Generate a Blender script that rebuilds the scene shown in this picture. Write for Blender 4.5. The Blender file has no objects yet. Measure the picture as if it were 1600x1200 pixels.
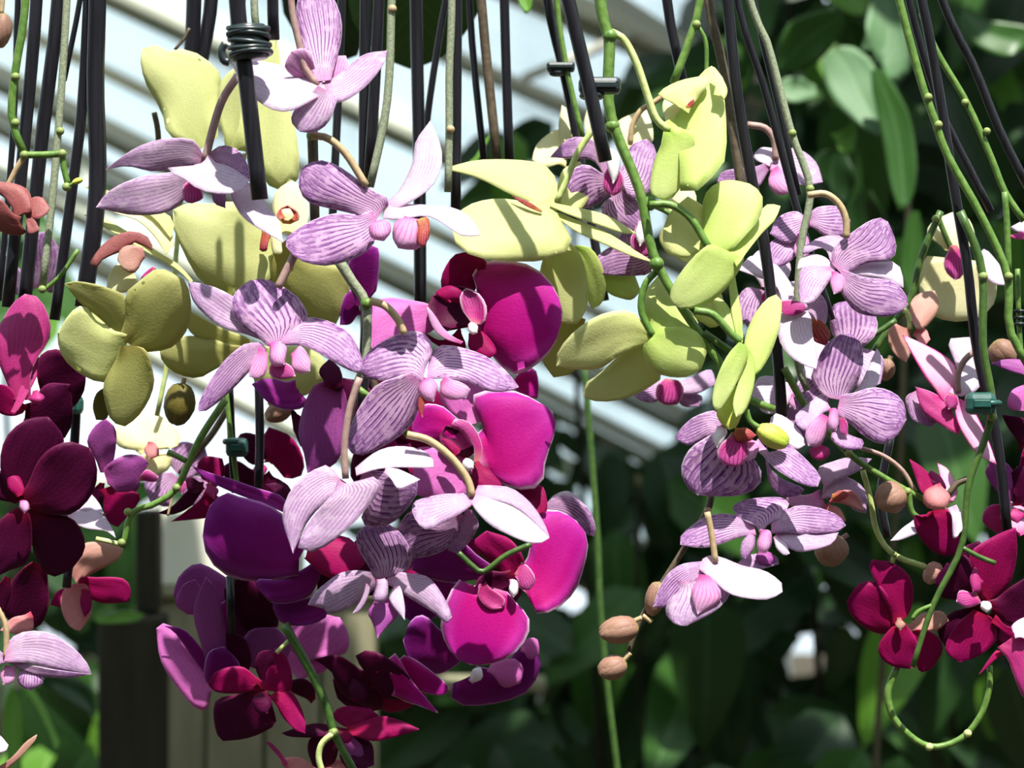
import bpy, math, random
from mathutils import Vector, Matrix

# ------------------------------------------------------------------ camera, sky, sun, exposure
scene = bpy.context.scene
COL = scene.collection
EYE = 1.6            # camera height (m)
DIST = 1.25          # distance from the lens to the plane of the flowers (m)
F = 4000.0           # focal length in pixels of a 1600 x 1200 frame
cam_data = bpy.data.cameras.new('camera')
cam_data.sensor_width = 36.0
cam_data.lens = F / 1600.0 * 36.0
cam_data.clip_start = 0.05
cam_data.dof.use_dof = True
cam_data.dof.focus_distance = DIST - 0.01
cam_data.dof.aperture_fstop = 11.0
cam = bpy.data.objects.new('camera', cam_data)
COL.objects.link(cam)
cam.location = (0, -DIST, EYE)
cam.rotation_euler = (math.pi / 2, 0, 0)
scene.camera = cam

world = bpy.data.worlds.new('sky')
scene.world = world
world.use_nodes = True
bg = world.node_tree.nodes['Background']
bg.inputs[0].default_value = (0.74, 0.87, 0.94, 1)
bg.inputs[1].default_value = 1.25

sun_data = bpy.data.lights.new('sun', 'SUN')
sun_data.energy = 8.0
sun_data.angle = math.radians(0.55)
sun_data.color = (1.0, 0.97, 0.90)
sun = bpy.data.objects.new('sun', sun_data)
COL.objects.link(sun)
SUN_DIR = Vector((0.12, -0.42, 0.90)).normalized()
sun.rotation_euler = SUN_DIR.to_track_quat('Z', 'Y').to_euler()
sun.location = SUN_DIR * 6 + Vector((0, 0, EYE))

vs = scene.view_settings
vs.view_transform = 'Standard'
vs.look = 'None'
vs.gamma = 1.0
vs.use_curve_mapping = False
vs.exposure = 0.3

random.seed(7)


def W(px, py, d):
    """a point seen at px, py of the 1600 x 1200 frame, d metres behind the flower plane"""
    y = DIST + d
    return Vector(((px - 800) / F * y, d, EYE + (600 - py) / F * y))


# ------------------------------------------------------------------ materials
MATS = {}


def new_mat(name):
    m = bpy.data.materials.new(name)
    m.use_nodes = True
    nt = m.node_tree
    for n in list(nt.nodes):
        nt.nodes.remove(n)
    out = nt.nodes.new('ShaderNodeOutputMaterial')
    MATS[name] = m
    return m, nt, out


class NB:
    """small helper to chain nodes"""
    def __init__(s, nt):
        s.nt = nt

    def n(s, t, **kw):
        x = s.nt.nodes.new(t)
        for k, v in kw.items():
            setattr(x, k, v)
        return x

    def put(s, sock, v):
        if isinstance(v, bpy.types.NodeSocket):
            s.nt.links.new(v, sock)
        elif isinstance(v, tuple):
            sock.default_value = v if len(v) == 4 else (*v, 1)
        else:
            sock.default_value = v

    def m(s, op, a, b=0.0, c=0.0, clamp=False):
        x = s.n('ShaderNodeMath', operation=op, use_clamp=clamp)
        s.put(x.inputs[0], a); s.put(x.inputs[1], b); s.put(x.inputs[2], c)
        return x.outputs[0]

    def step(s, v, lo, hi):
        x = s.n('ShaderNodeMapRange', interpolation_type='SMOOTHSTEP')
        s.put(x.inputs[0], v); s.put(x.inputs[1], lo); s.put(x.inputs[2], hi)
        return x.outputs[0]

    def mix(s, f, a, b):
        x = s.n('ShaderNodeMix', data_type='RGBA')
        s.put(x.inputs[0], f); s.put(x.inputs[6], a); s.put(x.inputs[7], b)
        return x.outputs[2]

    def noise(s, vec, scale, detail=2.0):
        x = s.n('ShaderNodeTexNoise')
        if vec is not None:
            s.put(x.inputs['Vector'], vec)
        s.put(x.inputs['Scale'], scale); s.put(x.inputs['Detail'], detail)
        return x.outputs['Fac']


def petal_mat(name, base, tip, vein, vein_amt, rim, rim_amt, core, trans=0.42, nv=11, rough=0.55, sheen=0.0, branch=True, fleck=0.15, rim_w=0.10, core_end=0.3, halo=None, spec=0.35):
    m, nt, out = new_mat(name)
    b = NB(nt)
    uv = b.n('ShaderNodeUVMap', uv_map='UVMap').outputs[0]
    sp = b.n('ShaderNodeSeparateXYZ'); b.put(sp.inputs[0], uv)
    u, v = sp.outputs[0], sp.outputs[1]
    oi = b.n('ShaderNodeObjectInfo').outputs['Random']
    tc = b.n('ShaderNodeTexCoord').outputs['Object']
    big = b.noise(tc, 60.0, 2.0)
    fine = b.noise(tc, 900.0, 3.0)
    col = b.mix(b.step(u, 0.15, 0.95), base, tip)
    col = b.mix(b.m('SUBTRACT', 1.0, b.step(u, 0.0, core_end)), col, core)
    if vein_amt > 0:
        # veins leave the base as a fan and run out to the margin, forking on the way
        g = b.m('SUBTRACT', 1.5, b.m('MULTIPLY', u, 1.0))
        wob = b.m('MULTIPLY', b.m('SUBTRACT', big, 0.5), 0.06)
        t = b.m('MULTIPLY', b.m('ADD', b.m('SUBTRACT', v, 0.5), wob), g)

        def lines(freq, thick):
            w = b.m('ABSOLUTE', b.m('SUBTRACT', b.m('FRACT', b.m('ADD', b.m('MULTIPLY', t, freq), oi)), 0.5))
            return b.m('SUBTRACT', 1.0, b.step(w, thick * 0.35, thick))
        l1 = lines(float(nv), 0.23)
        ln = l1
        if branch:
            l2 = b.m('MULTIPLY', lines(nv * 2.0, 0.24), b.step(u, 0.35, 0.55))
            l2 = b.m('MULTIPLY', l2, b.m('MULTIPLY', b.step(b.noise(tc, 260.0, 1.0), 0.30, 0.5), 0.85))
            ln = b.m('MAXIMUM', l1, l2)
            # towards the margin the veins join into a net
            cv = b.n('ShaderNodeCombineXYZ'); b.put(cv.inputs[0], b.m('MULTIPLY', u, 9.0)); b.put(cv.inputs[1], b.m('MULTIPLY', t, nv * 2.2)); b.put(cv.inputs[2], b.m('MULTIPLY', oi, 30.0))
            vo = b.n('ShaderNodeTexVoronoi', feature='DISTANCE_TO_EDGE'); b.put(vo.inputs['Vector'], cv.outputs[0]); b.put(vo.inputs['Scale'], 1.0)
            net = b.m('SUBTRACT', 1.0, b.step(vo.outputs['Distance'], 0.05, 0.16))
            far = b.m('MAXIMUM', b.step(u, 0.5, 0.85), b.step(b.m('ABSOLUTE', b.m('SUBTRACT', v, 0.5)), 0.24, 0.42))
            ln = b.m('MAXIMUM', b.m('MULTIPLY', ln, b.m('SUBTRACT', 1.0, b.m('MULTIPLY', far, 0.35))), b.m('MULTIPLY', b.m('MULTIPLY', net, far), 0.85))
        brk = b.step(b.noise(tc, 180.0, 2.0), 0.25, 0.5)
        ln = b.m('MULTIPLY', b.m('MULTIPLY', ln, brk), vein_amt)
        col = b.mix(ln, col, vein)
    edge = b.m('MINIMUM', b.m('SUBTRACT', 1.0, b.m('ABSOLUTE', b.m('SUBTRACT', b.m('MULTIPLY', v, 2.0), 1.0))),
               b.m('MULTIPLY', b.m('SUBTRACT', 1.0, u), 1.7))
    edge = b.m('ADD', edge, b.m('MULTIPLY', b.m('SUBTRACT', big, 0.5), 0.05))
    if halo:
        col = b.mix(b.m('MULTIPLY', b.m('SUBTRACT', 1.0, b.step(edge, 0.05, 0.5)), 0.55), col, halo)
    if rim_amt > 0:
        col = b.mix(b.m('MULTIPLY', b.m('SUBTRACT', 1.0, b.step(edge, 0.0, rim_w)), rim_amt), col, rim)  # pale rims paint in the highlight along the thin petal edge
    hs = b.n('ShaderNodeHueSaturation')
    val = b.m('ADD', b.m('ADD', 0.93, b.m('MULTIPLY', oi, 0.14)), b.m('MULTIPLY', b.m('SUBTRACT', fine, 0.5), fleck * 2))
    b.put(hs.inputs['Value'], val); b.put(hs.inputs['Color'], col)
    col = hs.outputs[0]
    pr = b.n('ShaderNodeBsdfPrincipled')
    b.put(pr.inputs['Base Color'], col); b.put(pr.inputs['Roughness'], rough)
    b.put(pr.inputs['Specular IOR Level'], spec)
    if sheen:
        b.put(pr.inputs['Sheen Weight'], sheen)
    bump = b.n('ShaderNodeBump'); b.put(bump.inputs['Strength'], 0.25); b.put(bump.inputs['Distance'], 0.0006)
    b.put(bump.inputs['Height'], fine)
    nt.links.new(bump.outputs[0], pr.inputs['Normal'])
    tr = b.n('ShaderNodeBsdfTranslucent'); b.put(tr.inputs[0], col)
    mx = b.n('ShaderNodeMixShader'); b.put(mx.inputs[0], trans)
    nt.links.new(pr.outputs[0], mx.inputs[1]); nt.links.new(tr.outputs[0], mx.inputs[2])
    nt.links.new(mx.outputs[0], out.inputs[0])
    return m


def plain_mat(name, c1, c2, scale=40.0, rough=0.5, spec=0.4, bump=0.2, detail=4.0, stretch=None, metal=0.0):
    m, nt, out = new_mat(name)
    b = NB(nt)
    tc = b.n('ShaderNodeTexCoord').outputs['Object']
    if stretch:
        mp = b.n('ShaderNodeMapping'); b.put(mp.inputs[0], tc); mp.inputs['Scale'].default_value = stretch
        tc = mp.outputs[0]
    nz = b.noise(tc, scale, detail)
    oi = b.n('ShaderNodeObjectInfo').outputs['Random']
    f = b.m('ADD', b.step(nz, 0.3, 0.7), b.m('MULTIPLY', b.m('SUBTRACT', oi, 0.5), 0.4), clamp=True)
    pr = b.n('ShaderNodeBsdfPrincipled')
    b.put(pr.inputs['Base Color'], b.mix(f, c1, c2)); b.put(pr.inputs['Roughness'], rough)
    b.put(pr.inputs['Specular IOR Level'], spec); b.put(pr.inputs['Metallic'], metal)
    bp = b.n('ShaderNodeBump'); b.put(bp.inputs['Strength'], bump); b.put(bp.inputs['Distance'], 0.001)
    b.put(bp.inputs['Height'], nz)
    nt.links.new(bp.outputs[0], pr.inputs['Normal'])
    nt.links.new(pr.outputs[0], out.inputs[0])
    return m


def leaf_mat(name, c1, c2, rib, trans=0.25, rough=0.38):
    m, nt, out = new_mat(name)
    b = NB(nt)
    uv = b.n('ShaderNodeUVMap', uv_map='UVMap').outputs[0]
    sp = b.n('ShaderNodeSeparateXYZ'); b.put(sp.inputs[0], uv)
    u, v = sp.outputs[0], sp.outputs[1]
    oi = b.n('ShaderNodeObjectInfo').outputs['Random']
    tc = b.n('ShaderNodeTexCoord').outputs['Object']
    nz = b.noise(tc, 18.0, 3.0)
    f = b.m('ADD', b.m('MULTIPLY', nz, 0.6), b.m('MULTIPLY', oi, 0.5), clamp=True)
    col = b.mix(f, c1, c2)
    av = b.m('ABSOLUTE', b.m('SUBTRACT', v, 0.5))
    mid = b.m('SUBTRACT', 1.0, b.step(av, 0.012, 0.035))
    side = b.m('ABSOLUTE', b.m('SUBTRACT', b.m('FRACT', b.m('MULTIPLY', b.m('SUBTRACT', u, b.m('MULTIPLY', av, 0.6)), 11.0)), 0.5))
    side = b.m('MULTIPLY', b.m('SUBTRACT', 1.0, b.step(side, 0.03, 0.10)), 0.35)
    col = b.mix(b.m('MAXIMUM', mid, side), col, rib)
    pr = b.n('ShaderNodeBsdfPrincipled')
    b.put(pr.inputs['Base Color'], col); b.put(pr.inputs['Roughness'], rough); b.put(pr.inputs['Specular IOR Level'], 0.4)
    tr = b.n('ShaderNodeBsdfTranslucent'); b.put(tr.inputs[0], col)
    mx = b.n('ShaderNodeMixShader'); b.put(mx.inputs[0], trans)
    nt.links.new(pr.outputs[0], mx.inputs[1]); nt.links.new(tr.outputs[0], mx.inputs[2])
    nt.links.new(mx.outputs[0], out.inputs[0])
    return m


# petals:      name       base                tip                 vein              amt   rim                 amt  core
petal_mat('stripe', (0.66, 0.42, 0.61), (0.58, 0.345, 0.58), (0.16, 0.02, 0.21), 1.0, (0.78, 0.64, 0.79), 0.75, (0.70, 0.30, 0.54), trans=0.40, core_end=0.16, nv=10, rim_w=0.06)
petal_mat('stripe_back', (0.65, 0.49, 0.62), (0.62, 0.46, 0.62), (0.32, 0.10, 0.36), 0.75, (0.80, 0.70, 0.80), 0.6, (0.62, 0.28, 0.46), trans=0.42, core_end=0.2, nv=10, rim_w=0.06)
petal_mat('pale', (0.70, 0.60, 0.70), (0.72, 0.63, 0.74), (0.46, 0.22, 0.48), 0.5, (0.86, 0.80, 0.86), 0.4, (0.70, 0.38, 0.54), trans=0.42, core_end=0.2, nv=10)  # whitened stripe colours, mostly for petals the sun bleaches out
petal_mat('pink_lip', (0.72, 0.32, 0.60), (0.70, 0.42, 0.66), (0.55, 0.03, 0.28), 0.45, (0.85, 0.6, 0.78), 0.6, (0.62, 0.10, 0.36), trans=0.4, nv=7, branch=False)
petal_mat('magenta_lip', (0.46, 0.02, 0.20), (0.52, 0.10, 0.34), (0.26, 0.0, 0.09), 0.7, (0.82, 0.50, 0.68), 0.85, (0.60, 0.20, 0.20), trans=0.35, nv=8, branch=False, rim_w=0.22, spec=0.2)
petal_mat('orange_lip', (0.45, 0.09, 0.03), (0.42, 0.06, 0.09), (0.20, 0.01, 0.015), 0.85, (0.66, 0.40, 0.28), 0.5, (0.60, 0.32, 0.08), trans=0.35, nv=6, branch=False, fleck=0.5)
petal_mat('white_column', (0.84, 0.74, 0.80), (0.86, 0.80, 0.84), (0.6, 0.3, 0.5), 0.0, (0.9, 0.9, 0.9), 0.2, (0.75, 0.40, 0.60), trans=0.3)
petal_mat('yellow', (0.68, 0.70, 0.30), (0.70, 0.72, 0.35), (0.52, 0.54, 0.18), 0.12, (0.78, 0.79, 0.48), 0.5, (0.58, 0.62, 0.22), trans=0.46, nv=15, fleck=0.05)
petal_mat('yellow_green', (0.57, 0.68, 0.19), (0.67, 0.74, 0.31), (0.38, 0.50, 0.08), 0.14, (0.76, 0.79, 0.45), 0.5, (0.45, 0.60, 0.12), trans=0.47, nv=15, fleck=0.05)
petal_mat('olive', (0.48, 0.47, 0.15), (0.53, 0.52, 0.21), (0.38, 0.37, 0.09), 0.14, (0.66, 0.65, 0.36), 0.5, (0.46, 0.40, 0.11), trans=0.50, nv=15, fleck=0.05)  # shaded version of yellow: the shade is put into the colour
petal_mat('cream', (0.78, 0.74, 0.42), (0.80, 0.77, 0.50), (0.6, 0.55, 0.25), 0.12, (0.84, 0.80, 0.58), 0.4, (0.70, 0.60, 0.25), trans=0.42, fleck=0.06)
petal_mat('magenta', (0.52, 0.003, 0.19), (0.44, 0.004, 0.26), (0.34, 0.0, 0.15), 0.15, (0.88, 0.62, 0.84), 1.0, (0.70, 0.22, 0.46), trans=0.38, nv=23, sheen=0.03, spec=0.15, rim_w=0.085, core_end=0.14, halo=(0.56, 0.05, 0.44))
petal_mat('purple', (0.25, 0.006, 0.17), (0.20, 0.006, 0.18), (0.15, 0.0, 0.11), 0.15, (0.66, 0.32, 0.68), 0.9, (0.32, 0.03, 0.2), trans=0.34, nv=23, sheen=0.03, spec=0.15, rim_w=0.085, core_end=0.1, halo=(0.32, 0.04, 0.34))
petal_mat('pink_purple', (0.66, 0.16, 0.50), (0.64, 0.17, 0.52), (0.52, 0.08, 0.40), 0.35, (0.80, 0.42, 0.70), 0.5, (0.66, 0.22, 0.50), trans=0.42, nv=9)
petal_mat('mauve', (0.42, 0.09, 0.36), (0.38, 0.08, 0.36), (0.28, 0.03, 0.26), 0.3, (0.52, 0.18, 0.50), 0.5, (0.40, 0.06, 0.28), trans=0.4)
petal_mat('crimson', (0.34, 0.004, 0.085), (0.31, 0.004, 0.10), (0.18, 0.0, 0.045), 0.4, (0.48, 0.05, 0.22), 0.5, (0.40, 0.008, 0.06), trans=0.32, nv=11, spec=0.12)
petal_mat('wine', (0.088, 0.003, 0.036), (0.08, 0.004, 0.042), (0.055, 0.0, 0.018), 0.45, (0.24, 0.03, 0.10), 0.5, (0.18, 0.004, 0.03), trans=0.28, nv=11, spec=0.12)  # dark red, lowered further to carry the shade on the left flowers
petal_mat('rose', (0.54, 0.03, 0.22), (0.52, 0.05, 0.26), (0.36, 0.01, 0.12), 0.4, (0.74, 0.32, 0.54), 0.6, (0.48, 0.03, 0.16), trans=0.4)
petal_mat('rim_pink', (0.74, 0.40, 0.58), (0.78, 0.46, 0.64), (0.6, 0.2, 0.42), 0.2, (0.66, 0.02, 0.28), 1.0, (0.64, 0.04, 0.28), trans=0.42, rim_w=0.16)
petal_mat('dusty', (0.55, 0.27, 0.22), (0.60, 0.36, 0.28), (0.42, 0.16, 0.14), 0.3, (0.66, 0.44, 0.36), 0.4, (0.5, 0.2, 0.18), trans=0.35, fleck=0.08)
petal_mat('salmon', (0.66, 0.25, 0.26), (0.68, 0.33, 0.33), (0.5, 0.10, 0.12), 0.3, (0.75, 0.4, 0.42), 0.4, (0.5, 0.05, 0.12), trans=0.42)
petal_mat('bud_tan', (0.27, 0.145, 0.105), (0.33, 0.19, 0.125), (0.2, 0.08, 0.06), 0.3, (0.22, 0.11, 0.08), 0.3, (0.26, 0.2, 0.08), trans=0.1, branch=False)  # tan darkened for the shade the buds hang in
petal_mat('bud_green', (0.42, 0.52, 0.05), (0.62, 0.60, 0.12), (0.32, 0.42, 0.03), 0.3, (0.5, 0.5, 0.1), 0.2, (0.32, 0.46, 0.05), trans=0.12)
petal_mat('bud_olive', (0.15, 0.12, 0.02), (0.17, 0.14, 0.03), (0.10, 0.08, 0.01), 0.3, (0.2, 0.18, 0.05), 0.2, (0.16, 0.14, 0.03), trans=0.2)
petal_mat('maroon', (0.30, 0.07, 0.07), (0.40, 0.14, 0.13), (0.16, 0.02, 0.03), 0.5, (0.50, 0.26, 0.24), 0.5, (0.2, 0.05, 0.04), trans=0.3)
# stems, stakes, clips
plain_mat('stem_green', (0.075, 0.165, 0.025), (0.14, 0.24, 0.05), 300, 0.45)
plain_mat('stem_dark', (0.035, 0.085, 0.017), (0.065, 0.125, 0.025), 300, 0.4)
plain_mat('stem_pale', (0.38, 0.46, 0.14), (0.50, 0.56, 0.24), 300, 0.45)
plain_mat('stem_grey', (0.17, 0.20, 0.12), (0.28, 0.31, 0.21), 700, 0.6)
plain_mat('stem_tan', (0.36, 0.25, 0.14), (0.44, 0.33, 0.18), 300, 0.5)
plain_mat('stem_mauve', (0.30, 0.17, 0.17), (0.36, 0.24, 0.20), 300, 0.5)
plain_mat('stem_brown', (0.07, 0.05, 0.03), (0.12, 0.09, 0.055), 300, 0.6)
plain_mat('node_green', (0.17, 0.23, 0.06), (0.24, 0.30, 0.09), 400, 0.6)
plain_mat('node_yellow', (0.50, 0.42, 0.10), (0.58, 0.50, 0.16), 400, 0.6)
plain_mat('stake_black', (0.006, 0.005, 0.008), (0.014, 0.013, 0.018), 500, 0.36, 0.4, 0.05, stretch=(1, 1, 0.05))
plain_mat('clip_black', (0.012, 0.02, 0.022), (0.02, 0.03, 0.032), 200, 0.35, 0.5, 0.05)
plain_mat('clip_green', (0.015, 0.06, 0.05), (0.02, 0.09, 0.075), 200, 0.35, 0.5, 0.05)
# leaves
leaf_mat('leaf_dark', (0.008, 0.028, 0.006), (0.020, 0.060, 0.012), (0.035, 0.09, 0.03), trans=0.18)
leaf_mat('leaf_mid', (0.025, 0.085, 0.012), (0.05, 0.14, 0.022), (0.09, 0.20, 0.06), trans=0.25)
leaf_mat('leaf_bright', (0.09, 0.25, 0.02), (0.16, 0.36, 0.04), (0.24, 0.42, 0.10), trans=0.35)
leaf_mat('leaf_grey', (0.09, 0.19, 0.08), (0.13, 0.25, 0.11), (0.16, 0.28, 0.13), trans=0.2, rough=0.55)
# the greenhouse
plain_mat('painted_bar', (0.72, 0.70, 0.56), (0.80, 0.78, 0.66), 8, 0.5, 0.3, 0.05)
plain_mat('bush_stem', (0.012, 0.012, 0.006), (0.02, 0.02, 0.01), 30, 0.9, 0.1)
plain_mat('bar_shade', (0.24, 0.22, 0.12), (0.32, 0.30, 0.18), 8, 0.7, 0.2, 0.05)  # dark tone for the shaded underside of the cream bars
plain_mat('post_wood', (0.20, 0.185, 0.11), (0.28, 0.26, 0.17), 12, 0.8, 0.2, 0.3, stretch=(6, 6, 0.6))  # tone lowered for the shade lying on the post
plain_mat('dark_wood', (0.022, 0.018, 0.012), (0.035, 0.030, 0.02), 14, 0.8, 0.2, 0.3, stretch=(6, 6, 0.6))
plain_mat('soil', (0.03, 0.025, 0.018), (0.06, 0.05, 0.035), 6, 0.95, 0.1, 0.5)


def glass_mat():
    m, nt, out = new_mat('glass')
    b = NB(nt)
    tp = b.n('ShaderNodeBsdfTransparent'); b.put(tp.inputs[0], (0.93, 0.97, 0.97))
    gl = b.n('ShaderNodeBsdfGlossy'); b.put(gl.inputs['Roughness'], 0.05); b.put(gl.inputs[0], (0.9, 0.95, 1))
    tl = b.n('ShaderNodeBsdfTranslucent'); b.put(tl.inputs[0], (0.85, 0.88, 0.86))
    tc = b.n('ShaderNodeTexCoord').outputs['Object']
    dust = b.m('MULTIPLY', b.step(b.noise(tc, 3.0, 4.0), 0.35, 0.7), 0.35)
    m1 = b.n('ShaderNodeMixShader'); b.put(m1.inputs[0], dust)
    nt.links.new(tp.outputs[0], m1.inputs[1]); nt.links.new(tl.outputs[0], m1.inputs[2])
    m2 = b.n('ShaderNodeMixShader'); b.put(m2.inputs[0], 0.05)
    nt.links.new(m1.outputs[0], m2.inputs[1]); nt.links.new(gl.outputs[0], m2.inputs[2])
    nt.links.new(m2.outputs[0], out.inputs[0])


glass_mat()


# ------------------------------------------------------------------ mesh helpers
def link(name, me, mat, parent=None, smooth=True):
    if mat:
        me.materials.append(MATS[mat])
    if smooth:
        me.polygons.foreach_set('use_smooth', [True] * len(me.polygons))
    me.update()
    o = bpy.data.objects.new(name, me)
    COL.objects.link(o)
    if parent:
        o.parent = parent
        o.matrix_parent_inverse = Matrix.Translation(-parent.location)
    return o


def tag(o, label=None, cat=None, group=None, kind=None):
    if label: o['label'] = label
    if cat: o['category'] = cat
    if group: o['group'] = group
    if kind: o['kind'] = kind
    return o


def empty(name, loc):
    o = bpy.data.objects.new(name, None)
    o.empty_display_size = 0.01
    COL.objects.link(o)
    o.location = loc
    return o


def crom(pts, n):
    """n points evenly spaced along a Catmull-Rom curve through pts (tuples of any length)"""
    k = len(pts)
    if k == 1:
        return [pts[0]] * n
    P = [tuple(2 * a - b for a, b in zip(pts[0], pts[1]))] + list(pts) + [tuple(2 * a - b for a, b in zip(pts[-1], pts[-2]))]
    dense = []
    for i in range(1, k):
        p0, p1, p2, p3 = P[i - 1], P[i], P[i + 1], P[i + 2]
        for s in range(8):
            t = s / 8
            dense.append(tuple(0.5 * (2 * b + (c - a) * t + (2 * a - 5 * b + 4 * c - d) * t * t + (3 * b - a - 3 * c + d) * t ** 3)
                               for a, b, c, d in zip(p0, p1, p2, p3)))
    dense.append(tuple(pts[-1]))
    L = [0.0]
    for a, b in zip(dense, dense[1:]):
        L.append(L[-1] + math.dist(a[:2], b[:2]) + 1e-6)
    res, j = [], 0
    for i in range(n):
        t = L[-1] * i / (n - 1)
        while j < len(L) - 2 and L[j + 1] < t:
            j += 1
        f = (t - L[j]) / (L[j + 1] - L[j])
        f = min(max(f, 0), 1)
        res.append(tuple(a + (b - a) * f for a, b in zip(dense[j], dense[j + 1])))
    return res


def blade_mesh(name, coords, d, ty=0.2, tx=0.0, cup=0.3, curl=0.0, nu=12, nv=8, rip=1.0, thick=0.0005, ref=None, groove=0.03, foot=0.17):
    """a petal or leaf: a curved blade with thickness, bounded by an outline that starts at its base.
    ty / tx: how far the blade leans back with height / to the right, cup: how far its middle stands proud"""
    p = [(coords[i], coords[i + 1]) for i in range(0, len(coords), 2)]
    b0 = p[0]
    tip = max(range(2, len(p) - 1), key=lambda i: math.dist(p[i], b0))
    left = crom(p[:tip + 1], nu)
    right = crom([p[0]] + p[:tip - 1:-1], nu)
    # a petal does not end in a point where it joins the flower: give it a foot of some width
    mw = max(math.dist(a, b) for a, b in zip(left, right))
    ax, ay = p[tip][0] - b0[0], p[tip][1] - b0[1]
    al = math.hypot(ax, ay) or 1
    nx_, ny_ = ay / al, -ax / al
    if (left[nu // 3][0] - right[nu // 3][0]) * nx_ + (left[nu // 3][1] - right[nu // 3][1]) * ny_ < 0:
        nx_, ny_ = -nx_, -ny_
    for i in range(nu):
        k = max(0.0, 1 - i / (nu - 1) / 0.22) * foot * mw
        left[i] = (left[i][0] + nx_ * k, left[i][1] + ny_ * k)
        right[i] = (right[i][0] - nx_ * k, right[i][1] - ny_ * k)
    px = (DIST + d) / F
    ref = ref or b0
    rng = random.Random(int(sum(coords) * 7))
    ph1, ph2 = rng.uniform(0, 6.3), rng.uniform(0, 6.3)
    verts, uvs = [], []
    for i in range(nu):
        u = i / (nu - 1)
        (lx, ly), (rx, ry) = left[i], right[i]
        w = math.dist((lx, ly), (rx, ry)) * px
        for j in range(nv + 1):
            v = j / nv
            x, y = lx + (rx - lx) * v, ly + (ry - ly) * v
            s = 2 * v - 1
            dd = d + ((ref[1] - y) * ty + (x - ref[0]) * tx) * px
            dd -= cup * w * 0.5 * (1 - s * s) * (0.35 + 0.65 * u)
            dd += groove * w * math.exp(-(s / 0.16) ** 2) * (1 - 0.6 * u)
            dd += curl * u * u * w * 0.5
            dd += rip * w * 0.075 * s * s * (math.sin(u * 6 + ph1 + s) + 0.7 * math.sin(u * 11 + ph2 - s * 2))
            dd += rip * w * 0.05 * math.sin(u * 3.1 + ph2) * s
            verts.append(W(x, y, dd)); uvs.append((u, v))
    n = nv + 1
    faces = [(i * n + j, (i + 1) * n + j, (i + 1) * n + j + 1, i * n + j + 1) for i in range(nu - 1) for j in range(nv)]
    # the reverse side, a hair behind, and the rim that joins the two
    nrm = [Vector((0, 0, 0)) for _ in verts]
    for f in faces:
        fn = (verts[f[2]] - verts[f[0]]).cross(verts[f[3]] - verts[f[1]])
        for k in f:
            nrm[k] += fn
    N = len(verts)
    back = [v - (nn.normalized() if nn.length > 0 else Vector((0, -1, 0))) * thick for v, nn in zip(verts, nrm)]
    allf = list(faces) + [tuple(N + k for k in reversed(f)) for f in faces]
    ring = [i * n for i in range(nu)] + [(nu - 1) * n + j for j in range(1, n)] + [i * n + nv for i in range(nu - 2, -1, -1)]
    for a, b in zip(ring, ring[1:]):
        allf.append((b, a, N + a, N + b))
    me = bpy.data.meshes.new(name)
    org = W(b0[0], b0[1], d)
    me.from_pydata([v - org for v in verts + back], [], allf)
    uvl = me.uv_layers.new(name='UVMap')
    alluv = uvs + uvs
    for lp in me.loops:
        uvl.data[lp.index].uv = alluv[lp.vertex_index]
    return me, org


def tube_mesh(name, pts, sides=8, cap=True, step=None):
    """pts: (x, y, z, radius) in metres"""
    V, Fc = [], []
    P = [Vector(p[:3]) for p in pts]
    n = len(P)
    up = Vector((0, 1, 0.01))
    for i in range(n):
        t = (P[min(i + 1, n - 1)] - P[max(i - 1, 0)]).normalized()
        a = t.cross(up)
        if a.length < 1e-4:
            a = t.cross(Vector((1, 0, 0)))
        a.normalize()
        b = t.cross(a)
        for k in range(sides):
            an = 2 * math.pi * k / sides
            V.append(P[i] + (a * math.cos(an) + b * math.sin(an)) * pts[i][3])
    for i in range(n - 1):
        for k in range(sides):
            k2 = (k + 1) % sides
            Fc.append((i * sides + k, i * sides + k2, (i + 1) * sides + k2, (i + 1) * sides + k))
    if cap:
        Fc.append(tuple(range(sides - 1, -1, -1)))
        Fc.append(tuple((n - 1) * sides + k for k in range(sides)))
    org = P[0].copy()
    me = bpy.data.meshes.new(name)
    me.from_pydata([v - org for v in V], [], Fc)
    return me, org


def px_tube(name, s, d, w, mat, parent=None, d1=None, w1=None, sides=8, n=None):
    """a round stem through the points s (flat x, y list in frame pixels), w pixels thick"""
    p = [(s[i], s[i + 1]) for i in range(0, len(s), 2)]
    k = len(p)
    d1 = d if d1 is None else d1
    w1 = w if w1 is None else w1
    q = crom([(a, b) for a, b in p], n or max(4, 4 * (k - 1) + 1)) if k > 2 else [p[0], p[1]]
    m = len(q)
    pts = []
    for i, (x, y) in enumerate(q):
        t = i / (m - 1)
        dd = d + (d1 - d) * t
        pts.append((*W(x, y, dd), (w + (w1 - w) * t) * 0.5 * (DIST + dd) / F))
    me, org = tube_mesh(name, pts, sides)
    o = link(name, me, mat, parent)
    o.location = org
    return o


def ints(s):
    return [float(x) for x in s.split()]


PEDICEL = {'stripe': 'stem_tan', 'yellow': 'stem_pale'}


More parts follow.
